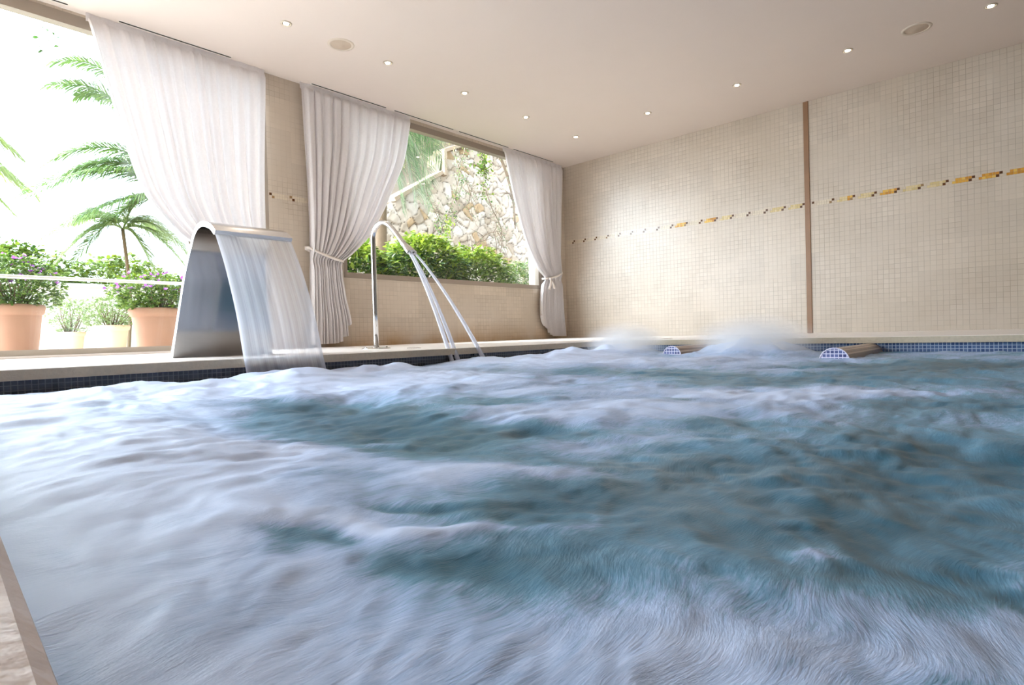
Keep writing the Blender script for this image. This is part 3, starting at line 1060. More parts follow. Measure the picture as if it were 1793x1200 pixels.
# ---- rubble retaining wall with real relief
def rubble_wall():
    r = np.random.default_rng(4)
    x0, x1, z0, z1, st = 6.3, 14.5, 0.6, 5.3, 0.024
    nx, nz = int((x1 - x0) / st), int((z1 - z0) / st)
    X, Z = np.meshgrid(np.linspace(x0, x1, nx), np.linspace(z0, z1, nz))
    gx, gz = np.arange(x0 - 0.4, x1 + 0.4, 0.225), np.arange(z0 - 0.4, z1 + 0.4, 0.175)
    S = np.array([(a + r.uniform(-.11, .11), c + r.uniform(-.085, .085)) for a in gx for c in gz])
    S = S[r.random(len(S)) > 0.22]
    F1 = np.full(X.shape, 9.); F2 = np.full(X.shape, 9.); I = np.zeros(X.shape, int)
    Xw = X + 0.05 * np.sin(Z * 11 + 1.3 * np.sin(X * 7)); Zw = Z + 0.04 * np.sin(X * 13 + 1.1 * np.sin(Z * 9))
    for i, (a, c) in enumerate(S):
        d = np.sqrt(((Xw - a) * 0.92) ** 2 + (Zw - c) ** 2)
        m1 = d < F1
        F2 = np.where(m1, F1, np.minimum(F2, d)); I = np.where(m1, i, I); F1 = np.where(m1, d, F1)
    e = np.clip((F2 - F1) / 0.036, 0, 1)
    hgt = (e ** 0.6) * (0.03 + 0.035 * r.random(len(S))[I]) + 0.012 * np.sin(X * 23 + I) * np.sin(Z * 19 + I * 2)
    base = np.array([srgb(214, 202, 190), srgb(204, 190, 174), srgb(224, 216, 208), srgb(198, 172, 140), srgb(190, 176, 160)])
    pick = r.choice(5, len(S), p=[.34, .24, .22, .10, .10])
    tone = np.array((0.80, 0.74, 0.68)) * base[pick] * (0.9 + 0.2 * r.random((len(S), 1)))
    colr = tone[I]
    mort = np.array(srgb(84, 70, 58))
    colr = colr * np.clip(e * 3, 0, 1)[..., None] + mort * (1 - np.clip(e * 3, 0, 1))[..., None]
    # stepped top
    top = np.where(X < 8.72, 3.03 + (X - 7.38) * 0.60, 4.32 + (X - 8.72) * 0.45)
    Zc = np.minimum(Z, top)
    V = np.stack([X, 9.8 - hgt + (Z * 0.10), Zc], -1).reshape(-1, 3)
    F = [(j * nx + i, j * nx + i + 1, (j + 1) * nx + i + 1, (j + 1) * nx + i) for j in range(nz - 1) for i in range(nx - 1) if Z[j, i] < top[j, i]]
    mb = MB(); mb.v = V.tolist(); mb.f = F
    o = mb.build('face', M['stone'], None, smooth=True, recalc=False)
    cc = np.ones((nx * nz, 4)); cc[:, :3] = colr.reshape(-1, 3)
    color_attr(o.data, cc)
    return o, top


wall_root = empty('retaining_wall', (9.5, 10.2, 0.0), 'pale rubble stone retaining wall with stepped top outside the second window', 'wall')
o, _ = rubble_wall()
o.parent = wall_root; o.location = (-9.5, -10.2, 0)
b = MB()
for x0, x1 in ((6.3, 8.72), (8.72, 14.5)):
    za = (3.03 + (x0 - 7.38) * 0.60) if x0 < 8 else 4.32
    zb = (3.03 + (x1 - 7.38) * 0.60) if x0 < 8 else 4.32 + (x1 - 8.72) * 0.45
    b.add([(x0, 9.85, -0.1), (x1, 9.85, -0.1), (x1, 9.85 + zb * 0.1, zb), (x0, 9.85 + za * 0.1, za), (x0, 10.5, -0.1), (x1, 10.5, -0.1), (x1, 10.6, zb), (x0, 10.6, za)],
          [(0, 1, 2, 3), (4, 7, 6, 5), (3, 2, 6, 7), (0, 3, 7, 4), (1, 5, 6, 2)])
b.build('core', M['capstone'], wall_root)


def slab(p, q, w, h, up_=(0, 0, 1)):
    p, q = Vector(p), Vector(q); d = (q - p).normalized(); u = Vector(up_); s = d.cross(u).normalized(); u = s.cross(d)
    v = [a + s * i * w / 2 + u * j for a in (p, q) for (i, j) in ((-1, 0), (1, 0), (1, h), (-1, h))]
    return v, [(0, 1, 2, 3), (7, 6, 5, 4), (0, 4, 5, 1), (1, 5, 6, 2), (2, 6, 7, 3), (3, 7, 4, 0)]


for (p, q) in [((7.30, 10.15, 2.96), (8.0, 10.2, 3.38)), ((8.0, 10.2, 3.38), (8.72, 10.22, 3.81)),
               ((8.80, 10.25, 4.33), (9.35, 10.3, 4.58)), ((9.35, 10.3, 4.58), (10.1, 10.35, 4.92)), ((10.1, 10.35, 4.92), (11.0, 10.4, 5.33))]:
    b = MB(); b.add(*slab(p, q, 0.42, 0.09)); b.build('coping_slab', M['capstone'], wall_root, bevel=0.012)
b = MB(); b.add(*slab((8.74, 10.2, 3.78), (8.76, 10.22, 4.36), 0.40, 0.09, (1, 0, 0))); b.build('coping_slab', M['capstone'], wall_root, bevel=0.012)

# bank of dry earth above and left of the wall
nx, ny = 90, 26
v = []
for j in range(ny):
    for i in range(nx):
        x = 5.9 + i * 0.13; y = 10.0 + j * 0.16
        base = (3.03 + (x - 7.38) * 0.60 if x < 8.72 else 4.32 + (x - 8.72) * 0.45)
        if x < 7.38: base = 3.03 - (7.38 - x) * 0.9
        z = max(base - 0.06, 0.3) + max(0, y - 10.5) * 1.1 * min(1, max(0.0, (x - 5.9) / 1.5)) + 0.16 * mnoise.fractal(Vector((x * 1.3, y * 1.3, 2)), 1, 2, 4)
        if x < 7.3 and y < 10.3: z = min(z, 0.2 + 2.4 * (y - 9.9) * max(0, (x - 5)))
        v.append((x, y + 0.1, z))
b = MB(); b.add(v, [(j * nx + i, j * nx + i + 1, (j + 1) * nx + i + 1, (j + 1) * nx + i) for j in range(ny - 1) for i in range(nx - 1)])
o = b.build('hillside', M['earth'], None, smooth=True); o['kind'] = 'structure'

r = random.Random(77)
# dry brush on the bank
bush('dry_brush', 'dry straw-coloured brush on the bank above the stone wall', 'brush', (9.0, 11.3), 1.6, 0.8, 1.3, 5000, 0.11, 0.012, [srgb(176, 160, 128), srgb(150, 132, 104), srgb(150, 158, 96)], 31, None, None, 3.9, 40, 0, 4)
bush('bank_shrub', 'leafy shrub on top of the stone wall at the upper right of the window', 'shrub', (11.6, 11.2), 1.5, 0.9, 2.0, 6000, 0.10, 0.05, G_MID, 32, None, None, 4.6, 30)
bush('bank_shrub', 'low green shrub on the bank beyond the stepped coping', 'shrub', (7.6, 12.6), 1.6, 0.9, 1.8, 6000, 0.10, 0.04, G_MID + G_DEEP, 33, None, None, 3.6, 30)


# climbing plants hanging over the wall: stems with leaves
def vine(label, pts, nleaf, spread, cols, seed, L=0.07, Wd=0.045, rad=0.012, branches=6):
    r = random.Random(seed)
    root = empty('climbing_vine', pts[0], label, 'vine', None)
    P = smooth_poly([tuple(p) for p in pts], 8)
    mb = MB(); mb.tube(P, [rad * (1 - 0.75 * i / len(P)) for i in range(len(P))], 7)
    cs, ds = [], []
    for k in range(branches):
        p = Vector(P[r.randrange(2, len(P) - 2)])
        q = p + Vector((r.gauss(0, spread), r.gauss(0, 0.08) - 0.04, r.gauss(0, spread) - 0.1))
        m_ = (p + q) / 2 + Vector((r.gauss(0, .06), -0.03, r.gauss(0, .06)))
        mb.tube([p, m_, q], [rad * 0.5, rad * 0.35, rad * 0.15], 5)
        for _ in range(nleaf // max(branches, 1) // 2):
            cs.append(p.lerp(q, r.random()) + Vector((r.gauss(0, .04), r.gauss(0, .04), r.gauss(0, .04)))); ds.append((r.gauss(0, 1), -0.6 + r.gauss(0, .5), -0.4 + r.gauss(0, .6)))
    mb.build('stems', M['twig'], root, smooth=True)
    for k in range(nleaf // 2):
        p = Vector(P[r.randrange(len(P))])
        cs.append(p + Vector((r.gauss(0, spread * 0.4), r.gauss(0, .05) - 0.03, r.gauss(0, spread * 0.4)))); ds.append((r.gauss(0, 1), -0.6 + r.gauss(0, .5), -0.4 + r.gauss(0, .6)))
    if nleaf: foliage('leaves', cs, ds, L, Wd, cols, r, root)
    return root


vine('leafy green vine hanging beside the corner curtain down the stone wall', [(9.9, 9.85, 4.9), (9.75, 9.72, 4.4), (9.62, 9.62, 3.9), (9.55, 9.60, 3.35)], 420, 0.22, G_FRESH + G_MID, 41)
vine('thin green creeper crossing the middle of the stone wall', [(9.3, 9.9, 4.5), (9.0, 9.75, 3.9), (8.75, 9.68, 3.3), (8.45, 9.66, 2.7), (8.2, 9.64, 2.2)], 360, 0.26, G_MID + G_GREY, 42, 0.05, 0.03)
vine('dark gnarled branch slanting down from the top right of the stone wall', [(9.3, 9.2, 4.75), (9.8, 9.3, 4.35), (10.2, 9.4, 3.9), (10.5, 9.5, 3.3), (10.6, 9.55, 2.7)], 160, 0.3, G_GREY, 43, 0.05, 0.02, 0.05, 10)
vine('bare brown twigs low on the right of the stone wall', [(9.05, 9.6, 1.4), (9.15, 9.62, 2.0), (9.6, 9.6, 2.45), (10.1, 9.6, 2.6)], 70, 0.3, G_GREY, 44, 0.04, 0.02, 0.018, 12)
vine('yellow-green shoot rising from the hedge in front of the stone wall', [(6.55, 7.6, 1.3), (6.6, 7.65, 1.7), (6.72, 7.7, 2.0), (6.78, 7.7, 2.15)], 220, 0.10, G_FRESH, 45, 0.06, 0.03, 0.012, 5)


for k_, (vx, vz, lab) in enumerate([(8.1, 3.2, 'dry creeper hanging just below the lower coping step'), (9.0, 4.1, 'dry creeper hanging below the upper coping step'), (10.0, 3.4, 'dry creeper at the right part of the stone wall')]):
    vine('tangle of thin ' + lab, [(vx, 9.95, vz + 0.25), (vx + 0.1, 9.85, vz - 0.2), (vx + 0.3, 9.75, vz - 0.7), (vx + 0.25, 9.70, vz - 1.2)], 200, 0.33, G_GREY + [srgb(168, 150, 116)], 140 + k_, 0.05, 0.022, 0.010, 22)


# ---- palms
def frond(parent, P0, P1, P2, n, Lmax, cols, seed, droop=0.5, w=0.022, rad=0.010, twist=0.0):
    r = random.Random(seed)
    P0, P1, P2 = Vector(P0), Vector(P1), Vector(P2)
    pt = lambda t: P0 * (1 - t) ** 2 + P1 * 2 * t * (1 - t) + P2 * t * t
    mb = MB(); mb.tube([pt(k / 16) for k in range(17)], [rad * (1 - 0.8 * k / 16) for k in range(17)], 6)
    rach = mb.v[:], mb.f[:]
    cols_ = [(*cols[0], 1)] * len(mb.v)
    V, Fc, C = list(mb.v), list(mb.f), list(cols_)
    for k in range(n):
        t = 0.10 + 0.90 * k / n
        p = pt(t); tg = (pt(min(1, t + 0.02)) - pt(t - 0.02)).normalized()
        side = tg.cross(Vector((0, 0, 1)))
        if side.length < 1e-3: side = Vector((1, 0, 0))
        side.normalize(); upv = side.cross(tg)
        L = Lmax * (math.sin(math.pi * min(1, 0.18 + t * 0.80)) ** 0.6) * (0.85 + 0.3 * r.random())
        for sg in (-1, 1):
            d = (side * sg * 0.85 + tg * 0.65 + upv * (0.35 + r.gauss(0, .08))).normalized()
            c = cols[r.randrange(len(cols))]; kk = 0.8 + 0.4 * r.random()
            wv = tg * w * 0.5
            a = len(V)
            for u, ww in ((0, 0.6), (0.35, 1.0), (0.7, 0.7), (1.0, 0.06)):
                q = p + d * L * u + Vector((0, 0, -1)) * droop * L * u * u
                V += [tuple(q - wv * ww), tuple(q + wv * ww)]
                C += [(*[min(1, x * kk) for x in c], 1)] * 2
            for m in range(3): Fc.append((a + 2 * m, a + 2 * m + 1, a + 2 * m + 3, a + 2 * m + 2))
    mb = MB(); mb.v = V; mb.f = Fc
    o = mb.build('frond', M['leaf'], parent, smooth=False, recalc=False)
    color_attr(o.data, C)
    return o


def palm(name, label, crown, fronds, trunk, cols, seed, n=46, L=0.42, w=0.022, droop=0.5, group=None, trunk_r=0.05):
    root = empty(name, trunk[0], label, 'palm tree', group)
    mb = MB(); mb.tube(smooth_poly([tuple(p) for p in trunk], 6), trunk_r, 12); mb.build('trunk', M['twig'], root, smooth=True)
    for i, fr in enumerate(fronds):
        if len(fr) == 3: P0_, P1_, P2_ = fr
        else: P0_, (P1_, P2_) = crown, fr
        frond(root, P0_, P1_, P2_, n, L, cols, seed + i, droop, w)
    return root


PG = [srgb(92, 122, 58), srgb(70, 102, 48), srgb(120, 144, 74)]
PG2 = [srgb(140, 158, 98), srgb(120, 142, 84), srgb(158, 172, 116)]
c1 = (2.95, 9.2, 2.25)
palm('palm_tree', 'larger palm tree behind the first curtain, long arching fronds reaching left', c1,
     [((2.0, 8.9, 2.75), (1.02, 8.7, 1.72)), ((2.2, 9.3, 3.25), (1.35, 9.3, 2.35)), ((2.3, 9.6, 3.9), (1.85, 9.8, 3.55)),
      ((2.4, 9.4, 4.4), (1.50, 9.4, 3.75)), ((2.35, 9.4, 4.0), (1.45, 9.4, 3.45)), ((2.2, 9.0, 2.9), (1.45, 9.1, 2.15)), ((2.3, 9.8, 3.1), (1.2, 10.2, 2.1)),
      ((3.3, 9.2, 3.4), (4.0, 9.3, 2.4)), ((3.0, 9.6, 3.7), (3.6, 10.4, 2.9)), ((2.2, 8.8, 2.2), (1.30, 8.7, 1.40)), ((2.3, 9.2, 2.3), (1.7, 9.6, 1.2))],
     [(3.45, 9.4, 0), (3.3, 9.3, 1.0), (2.98, 9.2, 2.2)], PG, 51, 150, 0.50, 0.017, group='palms on the terrace side', trunk_r=0.10)
c2 = (2.28, 9.5, 1.72)
palm('palm_tree', 'small pale palm on a thin stem behind the flower pots', c2,
     [((1.9, 9.4, 2.05), (1.35, 9.3, 1.45)), ((2.0, 9.5, 1.95), (1.5, 9.6, 1.15)), ((2.6, 9.4, 2.1), (3.1, 9.4, 1.4)), ((2.5, 9.7, 2.2), (3.0, 10.0, 1.7)),
      ((2.5, 9.2, 1.9), (2.9, 9.0, 1.2)), ((2.1, 9.8, 2.2), (1.8, 10.1, 1.8)), ((2.45, 9.4, 2.35), (2.75, 9.4, 2.2)), ((2.4, 9.4, 1.8), (2.6, 9.3, 1.1))],
     [(2.30, 9.5, 0), (2.34, 9.5, 0.8), (2.28, 9.5, 1.72)], PG2, 71, 110, 0.36, 0.015, group='palms on the terrace side', trunk_r=0.022)
c3 = (6.3, 9.0, 4.35)
palm('palm_tree', 'green palm behind the second curtain, feathery fronds against the stone wall', c3,
     [((7.2, 9.0, 4.9), (8.05, 9.1, 4.25)), ((6.9, 8.8, 4.7), (7.6, 8.8, 3.7)), ((6.9, 8.8, 4.3), (7.35, 8.8, 3.1)), ((6.6, 8.7, 4.2), (6.9, 8.7, 2.7)),
      ((6.4, 8.8, 4.0), (6.55, 8.7, 2.4)), ((7.1, 8.9, 4.6), (7.8, 9.0, 3.6)), ((6.8, 8.7, 4.0), (7.1, 8.6, 2.5)), ((5.7, 9.0, 5.0), (5.0, 9.0, 4.2)), ((6.0, 8.7, 4.4), (5.6, 8.6, 3.2)), ((6.5, 9.0, 3.9), (6.7, 8.9, 2.9))],
     [(6.25, 9.1, 0), (6.3, 9.1, 2.0), (6.3, 9.0, 4.3)], [srgb(80, 112, 66), srgb(60, 90, 52), srgb(104, 132, 84)], 91, 70, 0.55, 0.016, 0.9, trunk_r=0.13)
c4 = (0.35, 12.4, 3.35)
palm('palm_tree', 'distant palm with a rough brown trunk at the left edge', c4,
     [((0.8, 12.3, 4.0), (1.55, 12.2, 3.2)), ((0.9, 12.4, 3.6), (1.6, 12.4, 2.7)), ((0.7, 12.3, 3.2), (1.45, 12.1, 2.2)), ((0.1, 12.4, 4.2), (-0.6, 12.4, 3.6)),
      ((0.5, 12.2, 4.2), (1.0, 12.0, 3.9)), ((0.6, 12.6, 3.9), (1.3, 12.9, 3.6)), ((0.6, 12.2, 2.9), (1.1, 12.0, 1.9)), ((0.9, 12.1, 3.4), (1.75, 12.0, 2.5))],
     [(0.55, 12.5, -0.0), (0.5, 12.5, 1.6), (0.35, 12.4, 3.3)], PG2 + G_FRESH, 111, 110, 0.55, 0.026, 0.6, group='palms on the terrace side', trunk_r=0.17)


# ---- terracotta pots with flowering shrubs
def pot(label, x, y, R, h, cat='flower pot', tone=None, seed=1, plant=None, group=None):
    root = empty('flower_pot', (x, y, 0.0), label, cat, group)
    s = R
    prof = [(0.001, 0.0), (s * 0.72, 0.0), (s * 0.74, 0.02), (s * 0.90, h * 0.78), (s * 0.90, h * 0.80), (s * 0.97, h * 0.82), (s * 1.0, h * 0.88), (s * 1.03, h * 0.95), (s * 1.0, h * 0.99), (s * 0.95, h), (s * 0.88, h * 0.985), (s * 0.85, h * 0.90)]
    b = MB(); b.lathe(prof, (x, y, 0), 48); b.build('pot_body', M[tone or 'terracotta'], root, smooth=True)
    b = MB(); b.lathe([(0.0005, h * 0.90), (s * 0.5, h * 0.915), (s * 0.86, h * 0.90)], (x, y, 0), 32); b.build('soil', M['soil'], root, smooth=True)
    return root


pot('large terracotta pot cut by the left edge of the photo, purple flowers in it', 0.80, 7.20, 0.25, 0.50, seed=1, group='terracotta pots on the terrace')
bush('flowering_shrub', 'bushy purple-flowered plant in the pot at the left edge', 'potted plant', (0.80, 7.20), 0.42, 0.34, 0.50, 5200, 0.034, 0.020, G_MID, 61, 'flowering shrubs in pots', None, 0.45, 26, 2)
pot('large terracotta pot partly hidden behind the steel waterfall', 2.01, 7.20, 0.25, 0.485, seed=2, group='terracotta pots on the terrace')
bush('flowering_shrub', 'bushy purple-flowered plant in the pot beside the steel waterfall', 'potted plant', (2.03, 7.20), 0.42, 0.34, 0.40, 5200, 0.034, 0.020, G_MID + G_FRESH[:1], 62, 'flowering shrubs in pots', None, 0.44, 26, 2)
pot('small pale terracotta pot further back, left of the large one by the waterfall', 1.90, 8.60, 0.20, 0.34, tone='pale_clay', seed=3, group='terracotta pots on the terrace')
bush('potted_shrub', 'pale twiggy plant in the small pot left of the waterfall', 'potted plant', (1.90, 8.60), 0.32, 0.28, 0.40, 2600, 0.030, 0.014, PG2, 63, 'plants in the small pots', None, 0.30, 20)
pot('smallest pale terracotta pot, furthest back in the middle of the terrace', 1.54, 8.90, 0.155, 0.27, tone='pale_clay', seed=4, group='terracotta pots on the terrace')
bush('potted_shrub', 'faint tall plant in the smallest pot in the middle of the terrace', 'potted plant', (1.54, 8.90), 0.22, 0.20, 0.42, 1600, 0.030, 0.014, PG2, 64, 'plants in the small pots', None, 0.24, 16)

# ---- greenery beyond the parapet
bush('garden_bush', 'mid-green bush beyond the white parapet above the left pot', 'bush', (1.25, 10.9), 0.8, 0.5, 1.55, 7000, 0.07, 0.04, G_MID + G_FRESH, 65, 'bushes beyond the terrace', None, 0, 24)
bush('garden_bush', 'light green bush beyond the parapet behind the small palm stem', 'bush', (2.6, 11.0), 0.9, 0.5, 1.45, 7000, 0.07, 0.04, G_FRESH + PG2, 66, 'bushes beyond the terrace', None, 0, 24)
bush('garden_bush', 'pale bush at the far left beneath the distant palm', 'bush', (0.1, 11.2), 0.8, 0.5, 1.5, 5000, 0.07, 0.04, PG2 + G_MID, 67, 'bushes beyond the terrace', None, 0, 24)
# leafy twigs hanging into the top of the first window
vine('leafy twig hanging in at the top left above the terrace', [(1.0, 6.38, 3.16), (1.02, 6.60, 3.24), (1.06, 6.82, 3.16), (1.10, 6.86, 3.06), (1.13, 6.86, 2.97)], 46, 0.06, G_DEEP, 46, 0.045, 0.028, 0.005, 5)
vine('small twig with few leaves beside the top of the first curtain', [(1.40, 6.38, 3.16), (1.43, 6.62, 3.24), (1.42, 6.84, 3.16), (1.38, 6.86, 3.09)], 16, 0.06, G_GREY, 47, 0.035, 0.02, 0.004, 4)

# ------------------------------------------------------------------ the churning pool
rngw = np.random.default_rng(9)


def vnoise(x, y, seed):
    """smooth 2-D value noise in -1..1"""
    tab = np.random.default_rng(seed).uniform(-1, 1, (256, 256))
    xi = np.floor(x).astype(int); yi = np.floor(y).astype(int)
    fx = x - xi; fy = y - yi
    fx = fx * fx * fx * (fx * (fx * 6 - 15) + 10); fy = fy * fy * fy * (fy * (fy * 6 - 15) + 10)
    g = lambda a, b_: tab[a % 256, b_ % 256]
    return (g(xi, yi) * (1 - fx) * (1 - fy) + g(xi + 1, yi) * fx * (1 - fy) + g(xi, yi + 1) * (1 - fx) * fy + g(xi + 1, yi + 1) * fx * fy)


def fbm(x, y, seed, n=4, gain=0.5):
    s, a, k = 0, 1.0, 1.0
    for i in range(n):
        s = s + a * vnoise(x * k + 13.7 * i, y * k - 7.1 * i, seed + i); a *= gain; k *= 2.03
    return s


# foam patches lying on the water: x, y, long radius, short radius, angle, more (+) or less (-) foam
FOAM = [[0.226, 1.366, 1.121, 0.311, 1.501, 0.7],
        [0.611, 1.812, 0.684, 0.237, 1.369, 0.35],
        [0.407, 1.024, 0.376, 0.2, 1.572, 0.35],
        [0.258, 0.816, 0.198, 0.104, 1.731, 0.25],
        [0.149, 0.691, 0.144, 0.058, 1.738, 0.35],
        [0.133, 0.41, 0.198, 0.059, 2.2, 0.2],
        [0.306, 0.235, 0.192, 0.049, 2.253, 0.1],
        [0.378, 0.096, 0.171, 0.034, 2.303, 0.14],
        [0.401, 0.199, 0.17, 0.063, 2.269, 0.12],
        [0.243, 0.229, 0.303, 0.022, 2.27, -0.08],
        [0.096, 0.645, 0.217, 0.046, 1.475, 0.2],
        [1.328, 0.725, 0.371, 0.177, 2.116, 0.45],
        [1.731, 0.694, 0.247, 0.193, 2.203, 0.35],
        [1.95, 0.346, 0.386, 0.126, 2.092, 0.45],
        [1.939, 2.446, 0.902, 0.504, 1.539, 0.45],
        [3.508, 2.128, 1.376, 0.871, 1.456, 0.45],
        [1.484, 1.161, 0.294, 0.236, 1.7, 0.2],
        [0.554, 0.678, 0.17, 0.087, 2.12, 0.35],
        [0.376, 0.521, 0.167, 0.017, 2.229, 0.55],
        [0.3, 0.663, 0.113, 0.03, 2.181, 0.4],
        [0.961, 0.6, 0.165, 0.14, 2.302, 0.3],
        [0.69, 0.521, 0.214, 0.03, 2.195, 0.25],
        [0.636, 0.195, 0.028, 0.02, 3.087, 0.5],
        [0.551, 0.148, 0.034, 0.021, -2.992, 0.6],
        [0.594, 0.177, 0.027, 0.015, -3.056, 0.3],
        [0.596, 0.019, 0.023, 0.011, 2.636, 0.4],
        [0.679, 0.953, 0.068, 0.037, 1.99, 0.6],
        [0.761, 0.235, 0.043, 0.025, 2.443, 0.25],
        [0.816, 0.184, 0.042, 0.016, 2.308, 0.2],
        [0.527, 0.368, 0.04, 0.019, -2.66, 0.25],
        [0.521, 2.984, 0.668, 0.167, 1.958, 0.35],
        [1.171, 2.722, 0.491, 0.219, 1.634, 0.5],
        [1.451, 2.646, 0.412, 0.154, 1.204, 0.4],
        [0.755, 1.272, 0.329, 0.2, 1.708, -0.5],
        [0.675, 0.893, 0.203, 0.125, 1.935, -0.48],
        [0.908, 0.872, 0.257, 0.124, 2.083, -0.5],
        [0.842, 1.678, 0.257, 0.139, 1.66, -0.45],
        [0.286, 0.549, 0.056, 0.031, 1.941, -0.52],
        [0.349, 0.375, 0.077, 0.032, 2.223, -0.42],
        [0.297, 0.414, 0.047, 0.027, 2.077, -0.25],
        [0.438, 0.538, 0.154, 0.017, 2.217, -0.5],
        [0.457, 0.425, 0.062, 0.016, 2.223, -0.3],
        [0.679, 0.154, 0.258, 0.151, 2.496, -0.55],
        [1.149, 0.126, 0.367, 0.201, 2.917, -0.5],
        [0.89, 0.342, 0.176, 0.12, 2.441, -0.4],
        [0.63, 0.324, 0.121, 0.065, 2.295, -0.35],
        [0.581, 0.477, 0.113, 0.057, 2.205, -0.2],
        [1.848, 0.177, 0.253, 0.164, 2.736, -0.35],
        [2.458, 0.667, 0.368, 0.282, 2.147, -0.3],
        [0.573, 0.035, 0.089, 0.048, 2.548, -0.45],
        [0.54, 0.094, 0.07, 0.032, 2.417, -0.2],
        [3.324, 0.338, 0.56, 0.429, 2.124, -0.7],
        [1.288, 0.505, 0.133, 0.111, 2.876, -0.2],
        [2.462, 1.628, 0.353, 0.224, -2.378, -0.3],
        [1.554, 0.705, 0.113, 0.091, -2.887, -0.25],
        [0.089, 0.684, 0.043, 0.018, 1.76, -0.5],
        [0.069, 0.456, 0.046, 0.025, 1.632, -0.3],
        [0.393, 0.042, 0.05, 0.011, 2.323, -0.2],
        [1.288, 1.184, 0.204, 0.144, 1.803, -0.2],
        [2.425, 1.178, 0.299, 0.242, 1.766, -0.25]]



def graded(a, b_, c, d0, g):
    """coordinates from a to b_, finest at c"""
    out = [c]
    x = c
    while x < b_:
        x += d0 + g * abs(x - c); out.append(min(x, b_))
    x = c
    while x > a:
        x -= d0 + g * abs(x - c); out.append(max(x, a))
    return np.array(sorted(set(out)))


gx = graded(-0.13, XP + 0.018, 0.15, 0.0035, 0.0062)
gy = graded(-4.15, YP + 0.018, 0.20, 0.0035, 0.0062)
GX, GY = np.meshgrid(gx, gy)
wx = GX + 0.10 * vnoise(GX * 2.3, GY * 2.3, 101); wy = GY + 0.10 * vnoise(GX * 2.3 + 5, GY * 2.3, 102)
foam = np.full(GX.shape, 0.44)
for (fx, fy, ra, rb, an, val) in FOAM:
    dx, dy = GX - fx, GY - fy
    sc = min(1.0, max(ra, 0.02))
    dx = dx + 0.35 * sc * vnoise(GX / sc * 1.4, GY / sc * 1.4, 55) ; dy = dy + 0.35 * sc * vnoise(GX / sc * 1.4 + 9, GY / sc * 1.4, 56)
    u = dx * math.cos(an) + dy * math.sin(an); w = -dx * math.sin(an) + dy * math.cos(an)
    foam += val * np.exp(-(u / ra) ** 2 - (w / max(rb, 0.004)) ** 2)
dist = np.sqrt(GX ** 2 + (GY - 0.1) ** 2)
foam += 0.13 * fbm(wx * 2.2, wy * 2.2, 201, 5, 0.6)
# wave height: long swells crossed by shorter chop, calmer under the camera
calm = np.clip(dist / 1.2, 0.25, 1.0)
h = 0.014 * calm * vnoise(wx * 2.1 + wy * 0.6, wy * 2.4, 301) + 0.009 * calm * fbm(wx * 5.0, wy * 5.6, 302, 3) + 0.003 * fbm(wx * 17, wy * 19, 303, 3)
h += 0.018 * np.clip(foam - 0.5, -0.6, 0.7) * calm
# where the jets of the massage places and the falls strike, the water heaps up
for (mx_, my_, s, a) in [(4.45, 2.72, 0.28, 0.085), (4.50, 1.62, 0.36, 0.100), (1.40, 2.80, 0.26, 0.050), (2.0, 2.95, 0.30, 0.040), (2.80, 3.08, 0.22, 0.035), (3.05, 3.05, 0.2, 0.035),
                         (3.4, 2.85, 0.35, 0.030), (0.7, 2.75, 0.35, 0.020), (3.95, 2.9, 0.3, 0.04)]:
    g = np.exp(-((GX - mx_) ** 2 + (GY - my_) ** 2) / s ** 2)
    h += a * g * (1 + 0.5 * vnoise(GX * 9, GY * 9, 77)); foam += 0.45 * g
edge = np.minimum(np.minimum(XP - GX, YP - GY), GX - near_edge(GY))
h *= np.clip(0.45 + edge / 0.25, 0.45, 1)
HZ = WATER_Z + h
HZ = np.minimum(HZ, np.where(edge < 0.04, -0.052, 0.02))
ny_, nx_ = GX.shape
V = np.stack([GX, GY, HZ], -1).reshape(-1, 3)
ii, jj = np.meshgrid(np.arange(nx_ - 1), np.arange(ny_ - 1))
a = (jj * nx_ + ii).ravel()
F = np.stack([a, a + 1, a + nx_ + 1, a + nx_], -1)
me = bpy.data.meshes.new('pool_water')
me.vertices.add(len(V)); me.vertices.foreach_set('co', V.ravel())
me.loops.add(len(F) * 4); me.loops.foreach_set('vertex_index', F.ravel().astype(np.int32))
me.polygons.add(len(F)); me.polygons.foreach_set('loop_start', np.arange(0, len(F) * 4, 4, dtype=np.int32))
me.polygons.foreach_set('loop_total', np.full(len(F), 4, dtype=np.int32))
me.polygons.foreach_set('use_smooth', np.ones(len(F), bool))
me.update(calc_edges=True)
fl = np.clip(foam, 0, 1).ravel()
color_attr(me, np.stack([fl, fl, fl, np.ones_like(fl)], -1))


